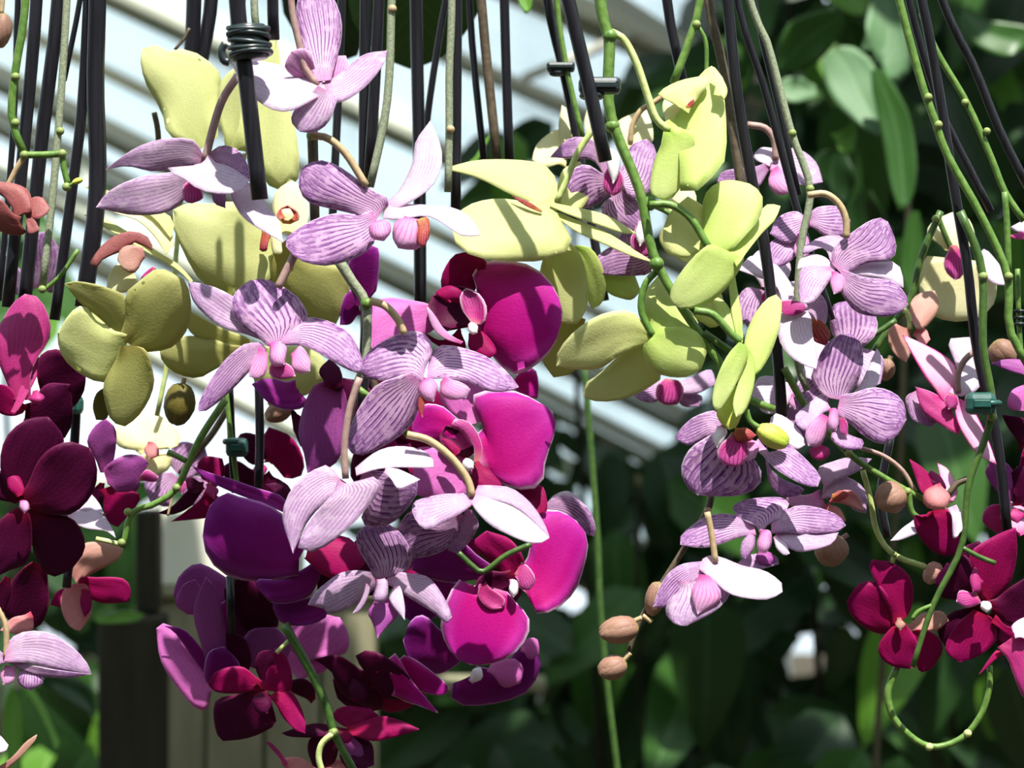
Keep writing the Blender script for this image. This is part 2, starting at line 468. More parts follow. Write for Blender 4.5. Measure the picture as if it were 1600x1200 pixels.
def flower(label, group, mat, d, petals, pedicel=None, ty=0.25, name='orchid_flower', pm='stem_tan', pw=11, mouth=None):
    """petals: (outline, {options}); d in cm"""
    first = ints(petals[0][0])
    d = d / 100
    root = empty(name, W(first[0], first[1], d))
    tag(root, label, 'flower', group)
    rng = random.Random(int(sum(first)))
    made = []
    for e in petals:
        o = dict(e[1]) if len(e) > 1 else {}
        c = ints(e[0])
        part = o.pop('n', 'petal')
        pmat = o.pop('m', mat)
        dd = d + o.pop('dd', 0) / 100
        o.setdefault('ty', ty + rng.uniform(-0.1, 0.1))
        o.setdefault('tx', rng.uniform(-0.15, 0.15))
        small = part != 'petal' and part != 'sepal'
        if small:
            o.setdefault('cup', 0.42); o.setdefault('nu', 9); o.setdefault('nv', 6); o.setdefault('thick', 0.0009)
        else:
            o.setdefault('cup', 0.22)
            o['cup'] *= 0.75
        if part == 'sepal':
            o.setdefault('groove', 0.06)
        me, org = blade_mesh(part, c, dd, **o)
        ob = link(part, me, pmat, root)
        ob.location = org
        made.append((part, ob))
    mouth = [q for n_, q in made if n_ == 'lip']
    if mouth:
        for n_, q in made:
            if n_ == 'lip_lobe':
                q.parent = mouth[0]
                q.matrix_parent_inverse = Matrix.Translation(-mouth[0].location)
    if pedicel:
        for k in (pedicel if isinstance(pedicel, list) else [pedicel]):
            px_tube('pedicel', ints(k), d, pw, pm, root)
    return root


def ball_mesh(name, c, rx, ry, rz, rot, seg=14, rings=9, lobes=3, amp=0.06, pointy=0.0):
    V, Fc, uv = [], [], []
    R = Matrix.Rotation(rot, 3, 'Y')
    for i in range(rings + 1):
        th = math.pi * i / rings
        for k in range(seg):
            a = 2 * math.pi * k / seg
            r = math.sin(th) * (1 + amp * abs(math.cos(lobes * a / 2 + 0.6)) - amp)
            z = math.cos(th)
            if z < 0: r *= 1 - pointy * z * z
            V.append(R @ Vector((r * math.cos(a) * rx, r * math.sin(a) * ry, z * rz)))
            uv.append((i / rings, k / seg))
    for i in range(rings):
        for k in range(seg):
            k2 = (k + 1) % seg
            Fc.append((i * seg + k, (i + 1) * seg + k, (i + 1) * seg + k2, i * seg + k2))
    me = bpy.data.meshes.new(name)
    me.from_pydata(V, [], Fc)
    l = me.uv_layers.new(name='UVMap')
    for lp in me.loops:
        l.data[lp.index].uv = uv[lp.vertex_index]
    return me


def bud(x, y, rx, rz, rot, d, mat, label, ped=None, pw=8, pm='stem_tan', group='flower buds on the spikes'):
    d /= 100
    px = (DIST + d) / F
    c = W(x, y, d)
    root = empty('flower_bud', c)
    tag(root, label, 'flower bud', group)
    ob = link('bud_body', ball_mesh('bud_body', c, rx * px, rx * px * 0.95, rz * px, math.radians(rot), pointy=0.35), mat, root)
    ob.location = c
    # three sepals folded over the bud, seams between them
    for k in range(3):
        sm = ball_mesh('bud_sepal', c, rx * px * 0.74, rx * px * 0.72, rz * px * 0.96, math.radians(rot), seg=10, rings=7, amp=0.0, pointy=0.3)
        a = 2 * math.pi * k / 3 - 1.2
        off = Matrix.Rotation(math.radians(rot), 3, 'Y') @ Vector((math.cos(a), math.sin(a), 0)) * rx * px * 0.30
        s = link('bud_sepal', sm, mat, ob); s.location = c + off
        s.matrix_parent_inverse = Matrix.Translation(-c)
    if ped:
        px_tube('pedicel', ints(ped), d, pw, pm, root)
    return root


def stake(s, d, w, label, mat='stake_black', d1=None, hollow=False, name='plant_stake', cat='stake', group='black plastic stakes', w1=None):
    q = ints(s)
    o = px_tube(name, q, d / 100, w, mat, None, (d if d1 is None else d1) / 100, w1=w1, sides=10)
    tag(o, label, cat, group)
    return o


def spike(s, d, w, label, mat='stem_green', d1=None, w1=None, nodes=(), twigs=(), name='flower_spike', cat='stem', group='orchid flower spikes', nodemat='node_green'):
    q = ints(s)
    root = empty(name, W(q[0], q[1], d / 100))
    tag(root, label, cat, group)
    st = px_tube('stem', q, d / 100, w, mat, root, (d if d1 is None else d1) / 100, w1)
    for (x, y, nd) in nodes:
        c = W(x, y, nd / 100)
        px = (DIST + nd / 100) / F
        b = link('node', ball_mesh('node', c, w * 0.57 * px, w * 0.57 * px, w * 0.55 * px, 0.25, seg=10, rings=6, amp=0.05, lobes=2), nodemat, st)
        b.location = c
    for t in twigs:
        tq = ints(t[0])
        px_tube('twig', tq, t[1] / 100, t[2], t[3] if len(t) > 3 else mat, root)
    return root


# ------------------------------------------------------------------ the greenhouse
def box_mesh(name, corners8):
    me = bpy.data.meshes.new(name)
    c = sum(corners8, Vector()) / 8
    me.from_pydata([v - c for v in corners8], [], [(0, 1, 2, 3), (7, 6, 5, 4), (0, 4, 5, 1), (1, 5, 6, 2), (2, 6, 7, 3), (3, 7, 4, 0)])
    return me, c


def box(name, x0, x1, y0, y1, z0, z1, mat, parent=None, bevel=0.0):
    cs = [Vector(p) for p in ((x0, y0, z0), (x1, y0, z0), (x1, y0, z1), (x0, y0, z1), (x0, y1, z0), (x1, y1, z0), (x1, y1, z1), (x0, y1, z1))]
    me, c = box_mesh(name, cs)
    o = link(name, me, mat, parent, smooth=False)
    o.location = c
    if bevel:
        b = o.modifiers.new('bevel', 'BEVEL'); b.width = bevel; b.segments = 2
    return o


tag(box('floor', -14, 14, -8, 14, -0.1, 0.0, 'soil'), kind='structure')

# unseen walls added behind and beside the camera to cut the sky fill
plain_mat('unseen_wall_green', (0.015, 0.035, 0.010), (0.05, 0.09, 0.03), 5, 0.9, 0.1, 0.6)
tag(box('unseen_wall_front', -5, 5, -4.3, -4.1, 0, 3.6, 'unseen_wall_green'), kind='structure')
tag(box('unseen_wall_left', -5.2, -5, -4.3, 1.5, 0, 3.2, 'unseen_wall_green'), kind='structure')
tag(box('unseen_wall_right', 5, 5.2, -4.3, 6, 0, 3.2, 'unseen_wall_green'), kind='structure')

# sloping glazed roof at the back: bars that run down to the right, panes between them
# each bar: (line height at the left picture edge, slope, distance behind the flowers, thickness in pixels)
BARS = [(-640, 0.40, 2.3, 22), (-375, 0.42, 2.5, 30), (-230, 0.44, 2.62, 14), (-95, 0.47, 2.8, 20), (25, 0.49, 2.92, 12),
        (112, 0.50, 3.05, 26), (180, 0.51, 3.15, 26), (262, 0.52, 3.3, 20), (330, 0.52, 3.4, 20), (430, 0.52, 3.6, 16)]
XS = (-500, 1250)
roof = empty('ceiling', W(500, 300, 3.0))
tag(roof, 'sloping glazed greenhouse roof with cream painted bars', kind='structure')


def bar_pts(h, s, d, th):
    k = th / 2
    a = [(XS[0], h + s * XS[0]), (XS[1], h + s * XS[1])]
    pts = []
    for dd in (0.0, 0.05):
        for (x, y), sg in ((a[0], 1), (a[1], 1), (a[1], -1), (a[0], -1)):
            pts.append(W(x, y + sg * k, d) + Vector((0, dd, 0)))
    return pts


for h, s, d, th in BARS:
    me, c = box_mesh('glazing_bar', bar_pts(h, s, d, th))
    o = link('glazing_bar', me, 'painted_bar', roof, smooth=False); o.location = c
    bv = o.modifiers.new('bevel', 'BEVEL'); bv.width = 0.004; bv.segments = 2
    # strip below the bar, coloured dark for its shaded underside
    me, c = box_mesh('bar_underside', bar_pts(h + th * 0.95, s, d + 0.055, th * 0.8))
    l = link('bar_underside', me, 'bar_shade', roof, smooth=False); l.location = c
cross = [-420, 60, 560, 1060]
for (h0, s0, d0, t0), (h1, s1, d1, t1) in zip(BARS, BARS[1:]):
    for xa, xb in zip(cross, cross[1:] + [1240]):
        q = []
        for dd in (0.025, 0.029):
            q += [W(xa, h1 + s1 * xa, d1) + Vector((0, dd, 0)), W(xb, h1 + s1 * xb, d1) + Vector((0, dd, 0)),
                  W(xb, h0 + s0 * xb, d0) + Vector((0, dd, 0)), W(xa, h0 + s0 * xa, d0) + Vector((0, dd, 0))]
        me, c = box_mesh('pane', q)
        o = link('pane', me, 'glass', roof, smooth=False); o.location = c
# cream purlin crossing the bars, its end showing at the top of the frame
for (xa, ya, xb, yb, d, th) in ((930, -20, 1110, 95, 2.2, 30), (-60, 250, 180, 330, 2.75, 22), (815, 120, 1010, 40, 2.4, 10)):
    q = []
    for dd in (0.0, 0.06):
        q += [W(xa, ya + th / 2, d) + Vector((0, dd, 0)), W(xb, yb + th / 2, d) + Vector((0, dd, 0)),
              W(xb, yb - th / 2, d) + Vector((0, dd, 0)), W(xa, ya - th / 2, d) + Vector((0, dd, 0))]
    me, c = box_mesh('purlin', q)
    o = link('purlin', me, 'painted_bar', roof, smooth=False); o.location = c

# weathered post with a ledge, boards side by side, and the dark upright next to it
pd = 1.15
post = empty('wooden_post', W(400, 1200, pd) * 1.0)
post.location.z = 0
tag(post, 'pale weathered board post standing behind the magenta and wine flowers', 'post')
k = (DIST + pd) / F
bx = [232, 322, 412, 502, 588]
for i, (a, b_) in enumerate(zip(bx, bx[1:])):
    off = (i % 2) * 0.004
    box('board', (a - 800) * k + 0.0012, (b_ - 800) * k - 0.0012, pd - off, pd + 0.05, 0.0, EYE + (600 - 930) * k, 'post_wood', post, 0.002)
box('ledge', (222 - 800) * k, (596 - 800) * k, pd - 0.012, pd + 0.07, EYE + (600 - 934) * k, EYE + (600 - 918) * k, 'post_wood', post, 0.003)
box('lit_top_board', (226 - 800) * k, (470 - 800) * k, pd + 0.0, pd + 0.05, EYE + (600 - 917) * k, EYE + (600 - 800) * k, 'painted_bar', post, 0.004)  # lighter cream stands for the sunlit upper part of the post
up = empty('dark_upright', W(200, 1200, 1.0)); up.location.z = 0
tag(up, 'nearly black wooden upright beside the pale board post', 'post')
k2 = (DIST + 1.0) / F
box('timber', (152 - 800) * k2, (248 - 800) * k2, 1.0, 1.07, 0.0, EYE + (600 - 965) * k2, 'dark_wood', up, 0.004)
box('timber_top', (206 - 800) * k2, (240 - 800) * k2, 1.02, 1.06, EYE + (600 - 962) * k2, EYE + (600 - 800) * k2, 'dark_wood', up, 0.003)
rail = box('bench_rail', (600 - 800) * k, (860 - 800) * k, pd + 0.3, pd + 0.36, EYE + (600 - 1142) * k, EYE + (600 - 1122) * k, 'post_wood', None, 0.003)
tag(rail, 'cream wooden bench rail low behind the bottom flowers', 'rail')


# ------------------------------------------------------------------ foliage behind the flowers
def leaf_blade(name, L, wd, bend, fold, nu=9, nv=6, tipf=0.6):
    """a leaf along +X from its stalk, in metres"""
    V, uv = [], []
    for i in range(nu):
        u = i / (nu - 1)
        w = wd * 0.5 * (math.sin(math.pi * min(1, u ** tipf)) ** 0.8 if 0 < u < 1 else 0.0)
        z0 = -bend * L * u * u
        for j in range(nv + 1):
            s = 2 * j / nv - 1
            V.append((L * u, w * s, z0 + fold * w * abs(s) + 0.03 * w * math.sin(u * 9 + s * 2)))
            uv.append((u, j / nv))
    n = nv + 1
    Fc = [(i * n + j, (i + 1) * n + j, (i + 1) * n + j + 1, i * n + j + 1) for i in range(nu - 1) for j in range(nv)]
    return V, Fc, uv


def leaf_mesh(name, *a, **k):
    V, Fc, uv = leaf_blade(name, *a, **k)
    N = len(V)
    V2 = V + [(x, y, z - 0.0006) for x, y, z in V]
    F2 = Fc + [tuple(N + q for q in reversed(f)) for f in Fc]
    me = bpy.data.meshes.new(name)
    me.from_pydata(V2, [], F2)
    l = me.uv_layers.new(name='UVMap')
    uu = uv + uv
    for lp in me.loops:
        l.data[lp.index].uv = uu[lp.vertex_index]
    me.polygons.foreach_set('use_smooth', [True] * len(me.polygons))
    return me


rng = random.Random(21)
LEAVES = {}
for mk in ('leaf_dark', 'leaf_mid', 'leaf_bright'):
    LEAVES[mk] = []
    for q in range(4):
        me = leaf_mesh('leaf', 1.0, rng.uniform(0.36, 0.52), rng.uniform(0.05, 0.35), rng.uniform(0.05, 0.3))
        me.materials.append(MATS[mk])
        LEAVES[mk].append(me)


def put_leaf(parent, px, py, d, size, mk, ang=None, face=0.5):
    """one leaf whose stalk end is at px, py; ang: direction in the picture (0 right, 90 up)"""
    ang = rng.gauss(-90, 50) if ang is None else ang
    a = math.radians(ang)
    x = Vector((math.cos(a), rng.uniform(-0.5, 0.25), math.sin(a))).normalized()
    nrm = Vector((rng.uniform(-0.5, 0.5), -1.0, rng.uniform(-0.1, 1.0)))
    y = nrm.cross(x).normalized()
    z = x.cross(y).normalized()
    o = bpy.data.objects.new('leaf', rng.choice(LEAVES[mk]))
    COL.objects.link(o)
    M = Matrix((x, y, z)).transposed().to_4x4() @ Matrix.Scale(size, 4)
    M.translation = W(px, py, d)
    o.parent = parent
    o.matrix_parent_inverse = Matrix.Translation(-parent.location)
    o.matrix_basis = M
    return o


GAPS = [(1270, 1028, 40), (900, 935, 46), (922, 800, 38), (1168, 888, 30), (1178, 1035, 18), (1306, 920, 20), (985, 862, 20), (1000, 830, 16)]


def in_gap(x, y, d, a, L):
    k_ = F / (DIST + d) * L
    return any((x + math.cos(a) * k_ * t - g[0]) ** 2 + (y - math.sin(a) * k_ * t - g[1]) ** 2 < (g[2] * 0.6 + 0.06 * k_) ** 2 for g in GAPS for t in (0, 0.25, 0.5, 0.75, 1))


def bush(name, label, cells, d0, d1, size, mix, n, stem=True, group='leafy greenhouse plants behind the orchids', gaps=()):
    """cells: rectangles x0 y0 x1 y1 in frame pixels that the plant fills"""
    cx = sum((c[0] + c[2]) / 2 for c in cells) / len(cells)
    base = W(cx, 1200, (d0 + d1) / 2); base.z = 0
    root = empty(name, base)
    tag(root, label, 'plant', group)
    area = [abs((c[2] - c[0]) * (c[3] - c[1])) for c in cells]
    top = min(c[1] for c in cells)
    pt = W(cx, top + 60, (d0 + d1) / 2 + 0.05)
    if stem:
        pts = [(base.x + 0.03 * math.sin(t * 5), base.y, base.z + (pt.z - base.z) * t, 0.006 - 0.003 * t) for t in [i / 8 for i in range(9)]]
        me, org = tube_mesh('stem', pts)
        so = link('stem', me, 'bush_stem', root); so.location = org
    for c, ar in zip(cells, area):
        k_ = max(1, round(n * ar / sum(area)))
        for i in range(k_):
            for tr in range(30):
                x, y = rng.uniform(c[0], c[2]), rng.uniform(c[1], c[3])
                dl, sz, an = rng.uniform(d0, d1), rng.uniform(*size), rng.gauss(-90, 50)
                if not in_gap(x, y, dl, math.radians(an), sz):
                    break
            mk = rng.choices(('leaf_dark', 'leaf_mid', 'leaf_bright'), mix)[0]
            put_leaf(root, x, y, dl, sz, mk, an)
    return root


bush('broad_leaved_plant', 'tall dark broad-leaved plant behind the upper right stakes', [(1130, -150, 1420, 330)], 1.3, 1.9, (0.10, 0.17), (5, 4, 1), 34)
bush('broad_leaved_plant', 'broad-leaved plant filling the upper right corner', [(1400, -150, 1750, 420)], 1.3, 1.9, (0.10, 0.17), (5, 4, 1), 36)
bush('broad_leaved_plant', 'shaded leafy plant behind the right magenta flowers', [(1300, 330, 1700, 800)], 1.3, 2.0, (0.10, 0.16), (5, 5, 1), 44)
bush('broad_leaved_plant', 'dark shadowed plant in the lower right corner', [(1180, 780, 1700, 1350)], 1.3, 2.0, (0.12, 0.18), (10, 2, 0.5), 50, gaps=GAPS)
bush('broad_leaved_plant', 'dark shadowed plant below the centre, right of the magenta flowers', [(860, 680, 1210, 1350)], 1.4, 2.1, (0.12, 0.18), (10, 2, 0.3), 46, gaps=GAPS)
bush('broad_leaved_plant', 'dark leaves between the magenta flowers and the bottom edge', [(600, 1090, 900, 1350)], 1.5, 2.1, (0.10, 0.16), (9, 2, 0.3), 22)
bush('broad_leaved_plant', 'green leafy plant behind the lowest flowers of the left corner', [(-150, 1000, 230, 1350)], 1.3, 1.9, (0.08, 0.15), (6, 3, 2), 30)
bush('broad_leaved_plant', 'leafy plant behind the yellow flower with the arched stalk', [(800, 120, 870, 300), (960, 110, 1110, 300)], 1.5, 1.9, (0.07, 0.12), (5, 4, 1), 22)
bush('broad_leaved_plant', 'leafy plant seen between the left stakes', [(-60, 250, 150, 520)], 1.5, 2.1, (0.07, 0.12), (4, 4, 2), 16)

# the hedge farther back: far too many leaves to count
hv, hf, huv = [], [], []
cellsh = [((-1500, 800, -300, 1400), 900), ((1060, -250, 1950, 1400), 2300), ((560, 720, 1200, 1400), 1150), ((-350, 720, 620, 1400), 1000), ((780, 260, 1080, 700), 130)]
for (x0, y0, x1, y1), cnt in cellsh:
    for i in range(cnt):
        x, y = rng.uniform(x0, x1), rng.uniform(y0, y1)
        if y < 700 and x < 1100 and y < 0.52 * x + 190: continue
        if x < 1180 and y0 > 700 and y < 0.52 * x + 205: continue
        if y < 740 and x < 240 or (240 <= x < 620 and y < 880): continue
        d = rng.uniform(2.6, 3.4)
        ll = rng.uniform(0.08, 0.15)
        V, Fc, uv = leaf_blade('h', ll, rng.uniform(0.035, 0.06), 0.2, 0.15, nu=6, nv=2)
        a = math.radians(rng.gauss(-90, 60))
        if in_gap(x, y, d, a, ll): continue
        ax = Vector((math.cos(a), rng.uniform(-0.5, 0.5), math.sin(a))).normalized()
        nr = Vector((rng.uniform(-0.8, 0.8), -1, rng.uniform(-0.3, 1)))
        ay = nr.cross(ax).normalized(); az = ax.cross(ay)
        o0 = len(hv); P0 = W(x, y, d)
        hv += [P0 + ax * p[0] + ay * p[1] + az * p[2] for p in V]
        hf += [tuple(o0 + q for q in f) for f in Fc]
        huv += uv
me = bpy.data.meshes.new('hedge_leaves')
me.from_pydata(hv, [], hf)
l = me.uv_layers.new(name='UVMap')
for lp in me.loops:
    l.data[lp.index].uv = huv[lp.vertex_index]
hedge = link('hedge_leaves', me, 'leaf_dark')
tag(hedge, 'mass of dark small leaves far behind the orchids', 'foliage', kind='stuff')

# crown leaves added out of view overhead to shade back plants and post
hv, hf, huv = [], [], []
for i in range(3300):
    if i < 2600:
        P0 = Vector((rng.uniform(-0.02, 2.2), rng.uniform(0.68, 3.2), EYE + rng.uniform(0.76, 1.15)))
    else:
        P0 = Vector((rng.uniform(-1.0, 0.0), rng.uniform(0.1, 0.62), EYE + rng.uniform(0.7, 1.0)))
    V, Fc, uv = leaf_blade('h', rng.uniform(0.10, 0.18), rng.uniform(0.05, 0.08), 0.2, 0.15, nu=5, nv=2)
    a = rng.uniform(0, 6.283)
    ax = Vector((math.cos(a), math.sin(a), rng.uniform(-0.5, 0.1))).normalized()
    ay = Vector((rng.uniform(-0.5, 0.5), rng.uniform(-0.5, 0.5), 1)).cross(ax).normalized(); az = ax.cross(ay)
    o0 = len(hv)
    hv += [P0 + ax * p[0] + ay * p[1] + az * p[2] for p in V]
    hf += [tuple(o0 + q for q in f) for f in Fc]
    huv += uv
me = bpy.data.meshes.new('added_shade_leaves')
me.from_pydata(hv, [], hf)
l = me.uv_layers.new(name='UVMap')
for lp in me.loops:
    l.data[lp.index].uv = huv[lp.vertex_index]
shade_mass = link('added_shade_leaves', me, 'leaf_dark')
tag(shade_mass, 'unseen dark leaf canopy added overhead to shade the plants behind the orchids', 'foliage', kind='stuff')

# large leaves close behind the orchids that can be told apart
BIG = empty('rubber_plant', W(1400, 1200, 0.9)); BIG.location.z = 0
tag(BIG, 'plant with large smooth grey-green leaves behind the right stakes', 'plant')
stem_pts = [(BIG.location.x + 0.02 * math.sin(i), BIG.location.y + 0.06, i * 0.22, 0.005 - 0.0003 * i) for i in range(9)]
me, org = tube_mesh('stem', stem_pts)
so = link('stem', me, 'bush_stem', BIG); so.location = org


def big_leaf(s, d, mat, ty, tx=0.0, cup=-0.25, parent=None, name='leaf'):
    me, org = blade_mesh(name, ints(s), d, ty=ty, tx=tx, cup=cup, nu=14, nv=8, thick=0.0012)
    o = link(name, me, mat, parent); o.location = org
    return o


big_leaf("1303 78 1290 100 1291 130 1310 165 1345 195 1376 215 1382 180 1375 130 1362 95 1335 76", 0.9, 'leaf_grey', 0.4, parent=BIG)
big_leaf("1370 108 1366 150 1378 210 1388 270 1405 330 1425 310 1432 250 1420 180 1400 140", 0.86, 'leaf_mid', 0.1, parent=BIG)
big_leaf("1362 80 1352 40 1365 -10 1385 -30 1400 0 1415 50 1420 110 1395 130 1375 110", 0.94, 'leaf_grey', 0.3, parent=BIG)
big_leaf("1315 25 1280 18 1240 30 1222 60 1212 105 1250 112 1290 85 1310 55", 0.98, 'leaf_mid', -0.2, parent=BIG)
big_leaf("1282 -12 1320 -25 1358 -10 1350 25 1325 22 1300 5", 1.0, 'leaf_bright', 0.3, parent=BIG)
big_leaf("1505 20 1530 30 1570 35 1610 45 1600 75 1575 90 1540 80 1515 60", 0.98, 'leaf_mid', 0.4, parent=BIG)
big_leaf("1275 140 1250 120 1222 125 1215 150 1240 160 1268 155", 0.96, 'leaf_grey', 0.4, parent=BIG)
big_leaf("1302 215 1320 200 1338 190 1338 215 1330 240 1312 235", 0.9, 'leaf_bright', 0.3, parent=BIG)
big_leaf("1430 330 1415 360 1408 420 1425 470 1440 430 1442 370", 0.9, 'leaf_mid', 0.0, parent=BIG)
big_leaf("1310 235 1280 240 1262 270 1275 310 1310 330 1335 290 1330 255", 0.95, 'leaf_dark', 0.0, parent=BIG)
big_leaf("1350 300 1325 320 1322 360 1345 400 1385 420 1390 370 1375 325", 0.97, 'leaf_dark', -0.2, parent=BIG)

# broad dark leaves of the plant pots above, hanging into the top of the frame
TOP = empty('orchid_foliage', W(650, -60, 0.20))
tag(TOP, 'broad dark green orchid leaves drooping into the top of the picture', 'foliage')
big_leaf("640 -120 560 -60 545 0 555 40 590 85 640 108 690 90 735 40 755 -10 720 -80", 0.20, 'leaf_mid', -0.8, cup=0.3, parent=TOP)
big_leaf("520 -120 450 -60 440 0 445 25 470 60 520 95 560 85 565 20 560 -60", 0.24, 'leaf_dark', -0.6, cup=0.3, parent=TOP)
big_leaf("800 -60 805 -20 812 5 822 20 830 10 826 -20", 0.3, 'leaf_bright', 0.2, parent=TOP)
big_leaf("735 255 745 240 755 222 766 208 764 220 752 240 742 258", 0.3, 'leaf_bright', 0.2, parent=TOP)

big_leaf_plant = empty('strap_leaved_plant', W(60, 1200, 0.75)); big_leaf_plant.location.z = 0
tag(big_leaf_plant, 'bright green strap leaves low in the left corner behind the lilac petal', 'plant')
big_leaf("18 1210 5 1150 8 1090 22 1070 34 1110 36 1160 30 1210", 0.75, 'leaf_bright', 0.2, parent=big_leaf_plant)
big_leaf("88 1170 70 1130 50 1095 25 1060 30 1055 55 1080 75 1115 92 1160", 0.72, 'leaf_bright', 0.5, parent=big_leaf_plant)
big_leaf("150 970 190 955 228 960 210 972 170 975", 0.85, 'leaf_bright', 0.3, parent=big_leaf_plant)
big_leaf("60 1060 100 1055 140 1075 150 1120 120 1105 90 1085", 0.8, 'leaf_dark', 0.2, parent=big_leaf_plant)
for i, s in enumerate(("1000 690 990 720 1010 765 1055 800 1075 790 1050 740 1025 705", "985 1010 975 1050 985 1100 1005 1115 1030 1070 1025 1025", "1085 1000 1060 1010 1090 1040 1160 1040 1190 1020 1150 1000")):
    pass


# ------------------------------------------------------------------ flowers
LIP = {'n': 'lip', 'm': 'pink_lip', 'dd': -0.6}
def lip(m='pink_lip', dd=-0.6, **k): return dict(n='lip', m=m, dd=dd, **k)
def lobe(m='pink_lip', dd=-0.6, **k): return dict(n='lip_lobe', m=m, dd=dd, **k)
def colm(m='white_column', dd=-1.0, **k): return dict(n='column', m=m, dd=dd, cup=0.9, **k)
def sep(dd=0.4, **k): return dict(n='sepal', dd=dd, **k)


G1 = 'striped pink orchid flowers of the front spikes'
flower('striped pink orchid flower at the top, cut by the upper picture edge', G1, 'stripe', -5, [
    ("505 127 480 95 466 50 463 15 470 -12 492 -20 515 -12 532 25 533 60 525 92", dict(ty=0.55, tx=0.2)),
    ("500 140 475 122 445 104 400 94 362 96 375 128 400 155 430 172 458 172 480 158", dict(ty=1.1, cup=0.35, m='pale', dd=-0.3)),
    ("508 137 540 108 570 86 605 80 600 100 575 132 545 155 522 160", dict(ty=0.7, m='stripe_back')),
    ("505 138 480 150 460 172 455 190 468 206 490 207 510 195 522 170 525 152", sep(-0.5, ty=0.1, m='stripe_back')),
    ("500 135 470 125 445 105 455 82 478 76 492 105", sep(0.5, ty=-0.4, m='pink_lip')),
    ("515 130 523 92 540 88 546 108 538 130", sep(0.7, m='pink_lip'))],
    "452 -40 457 20 468 70 476 105 497 134", pm='stem_mauve')
flower('pale lilac orchid flower seen edge-on in front of the left black stake', G1, 'stripe_back', -2, [
    ("318 250 302 220 262 216 220 227 187 247 165 265 200 260 240 268 280 261", dict(ty=-0.2)),
    ("318 250 345 228 375 238 390 268 388 282 355 262", sep(0.3, ty=0.6, m='stripe')),
    ("320 254 355 260 390 282 375 300 340 303 310 296 285 278 258 266 285 259", dict(ty=1.6, m='pale', dd=-0.7)),
    ("305 275 270 270 230 273 190 287 165 303 150 324 175 330 205 336 245 335 275 325 292 305", dict(ty=-0.1, dd=-0.3)),
    ("368 288 362 305 375 333 400 354 442 378 436 345 418 322 400 290", dict(ty=1.3, m='pale', dd=-0.2)),
    ("305 278 286 290 287 313 300 318 318 308", lip('magenta_lip')),
    ("322 280 330 300 335 318 352 325 352 300 340 285", lobe('stripe'))],
    "372 118 348 155 333 200 320 252", pm='stem_mauve', pw=13)
flower('striped pink orchid flower with one white sepal raised, at upper centre', G1, 'stripe', -5, [
    ("592 338 607 315 575 292 530 260 497 250 472 262 466 290 482 316 525 328 562 336", dict(ty=0.2, cup=0.35)),
    ("605 325 625 298 645 255 650 222 672 190 686 220 691 252 680 285 655 308 625 322", dict(n='sepal', ty=0.7, tx=-0.3, m='pale', dd=0.2)),
    ("586 342 562 338 525 333 482 347 447 372 447 385 462 402 482 411 512 415 550 405 582 382", dict(ty=0.3, cup=0.2, dd=-0.2)),
    ("600 336 612 322 662 321 712 327 738 345 750 368 722 369 698 354 668 338 628 342", dict(ty=1.5, m='pale', dd=-0.3)),
    ("640 340 618 345 613 370 622 388 645 391 660 385 669 365 668 344", lip('pink_lip', cup=0.9)),
    ("655 344 668 342 671 365 661 386 652 375", lobe('orange_lip', -0.9)),
    ("592 344 577 352 580 372 600 377 611 362 608 345", colm('pink_lip'))],
    "486 212 512 216 540 240 572 290", pm='stem_tan', pw=12)
flower('striped pink orchid flower facing down over the yellow petals, left of centre', G1, 'stripe', -5, [
    ("435 534 400 525 372 505 360 478 370 455 390 440 412 437 440 448 465 465 480 490 475 507 455 522", dict(ty=0.45, cup=0.4)),
    ("420 527 385 480 350 455 320 444 294 440 300 468 320 492 350 512 390 523", sep(0.5, ty=0.1, m='stripe_back')),
    ("440 532 455 512 475 497 505 500 535 513 552 530 562 552 568 575 560 583 538 575 512 560 488 547 462 537", dict(ty=0.7, cup=0.45)),
    ("412 540 385 538 368 547 345 570 325 600 311 628 309 643 322 642 345 625 367 605 390 580 404 560", dict(ty=0.15, cup=0.3)),
    ("425 535 420 560 430 573 445 570 447 540", colm('pink_lip')),
    ("458 550 456 575 470 584 485 580 484 560 470 540", lobe()),
    ("408 545 392 565 388 588 405 592 417 580 417 555", lobe()),
    ("432 560 420 575 425 590 445 593 462 588 455 572", lip('magenta_lip', -0.9))],
    "462 395 450 418 434 450", pm='stem_mauve', pw=13)
flower('striped pink orchid flower in the very middle, left petal hanging low', G1, 'stripe', -4.5, [
    ("662 584 640 590 612 595 575 592 562 577 572 555 595 537 625 522 650 518 667 525 675 542 671 568", dict(ty=0.6, cup=0.45)),
    ("668 584 678 548 695 540 725 545 760 558 790 580 810 605 792 612 760 611 735 598 705 592", dict(ty=0.8, cup=0.4)),
    ("652 592 620 592 590 600 565 630 548 665 540 697 550 709 570 711 605 694 632 675 650 652 656 620", dict(ty=-0.05, cup=0.3, dd=-0.3)),
    ("692 592 687 615 705 625 728 622 735 608 715 595", lobe('pink_lip')),
    ("664 592 652 610 665 625 678 628 684 605 677 592", colm('pink_lip', -0.8)),
    ("664 600 655 615 653 640 660 652 664 630", lip('orange_lip', -0.9))],
    "578 470 602 478 622 500 632 522", pm='stem_tan', pw=12)
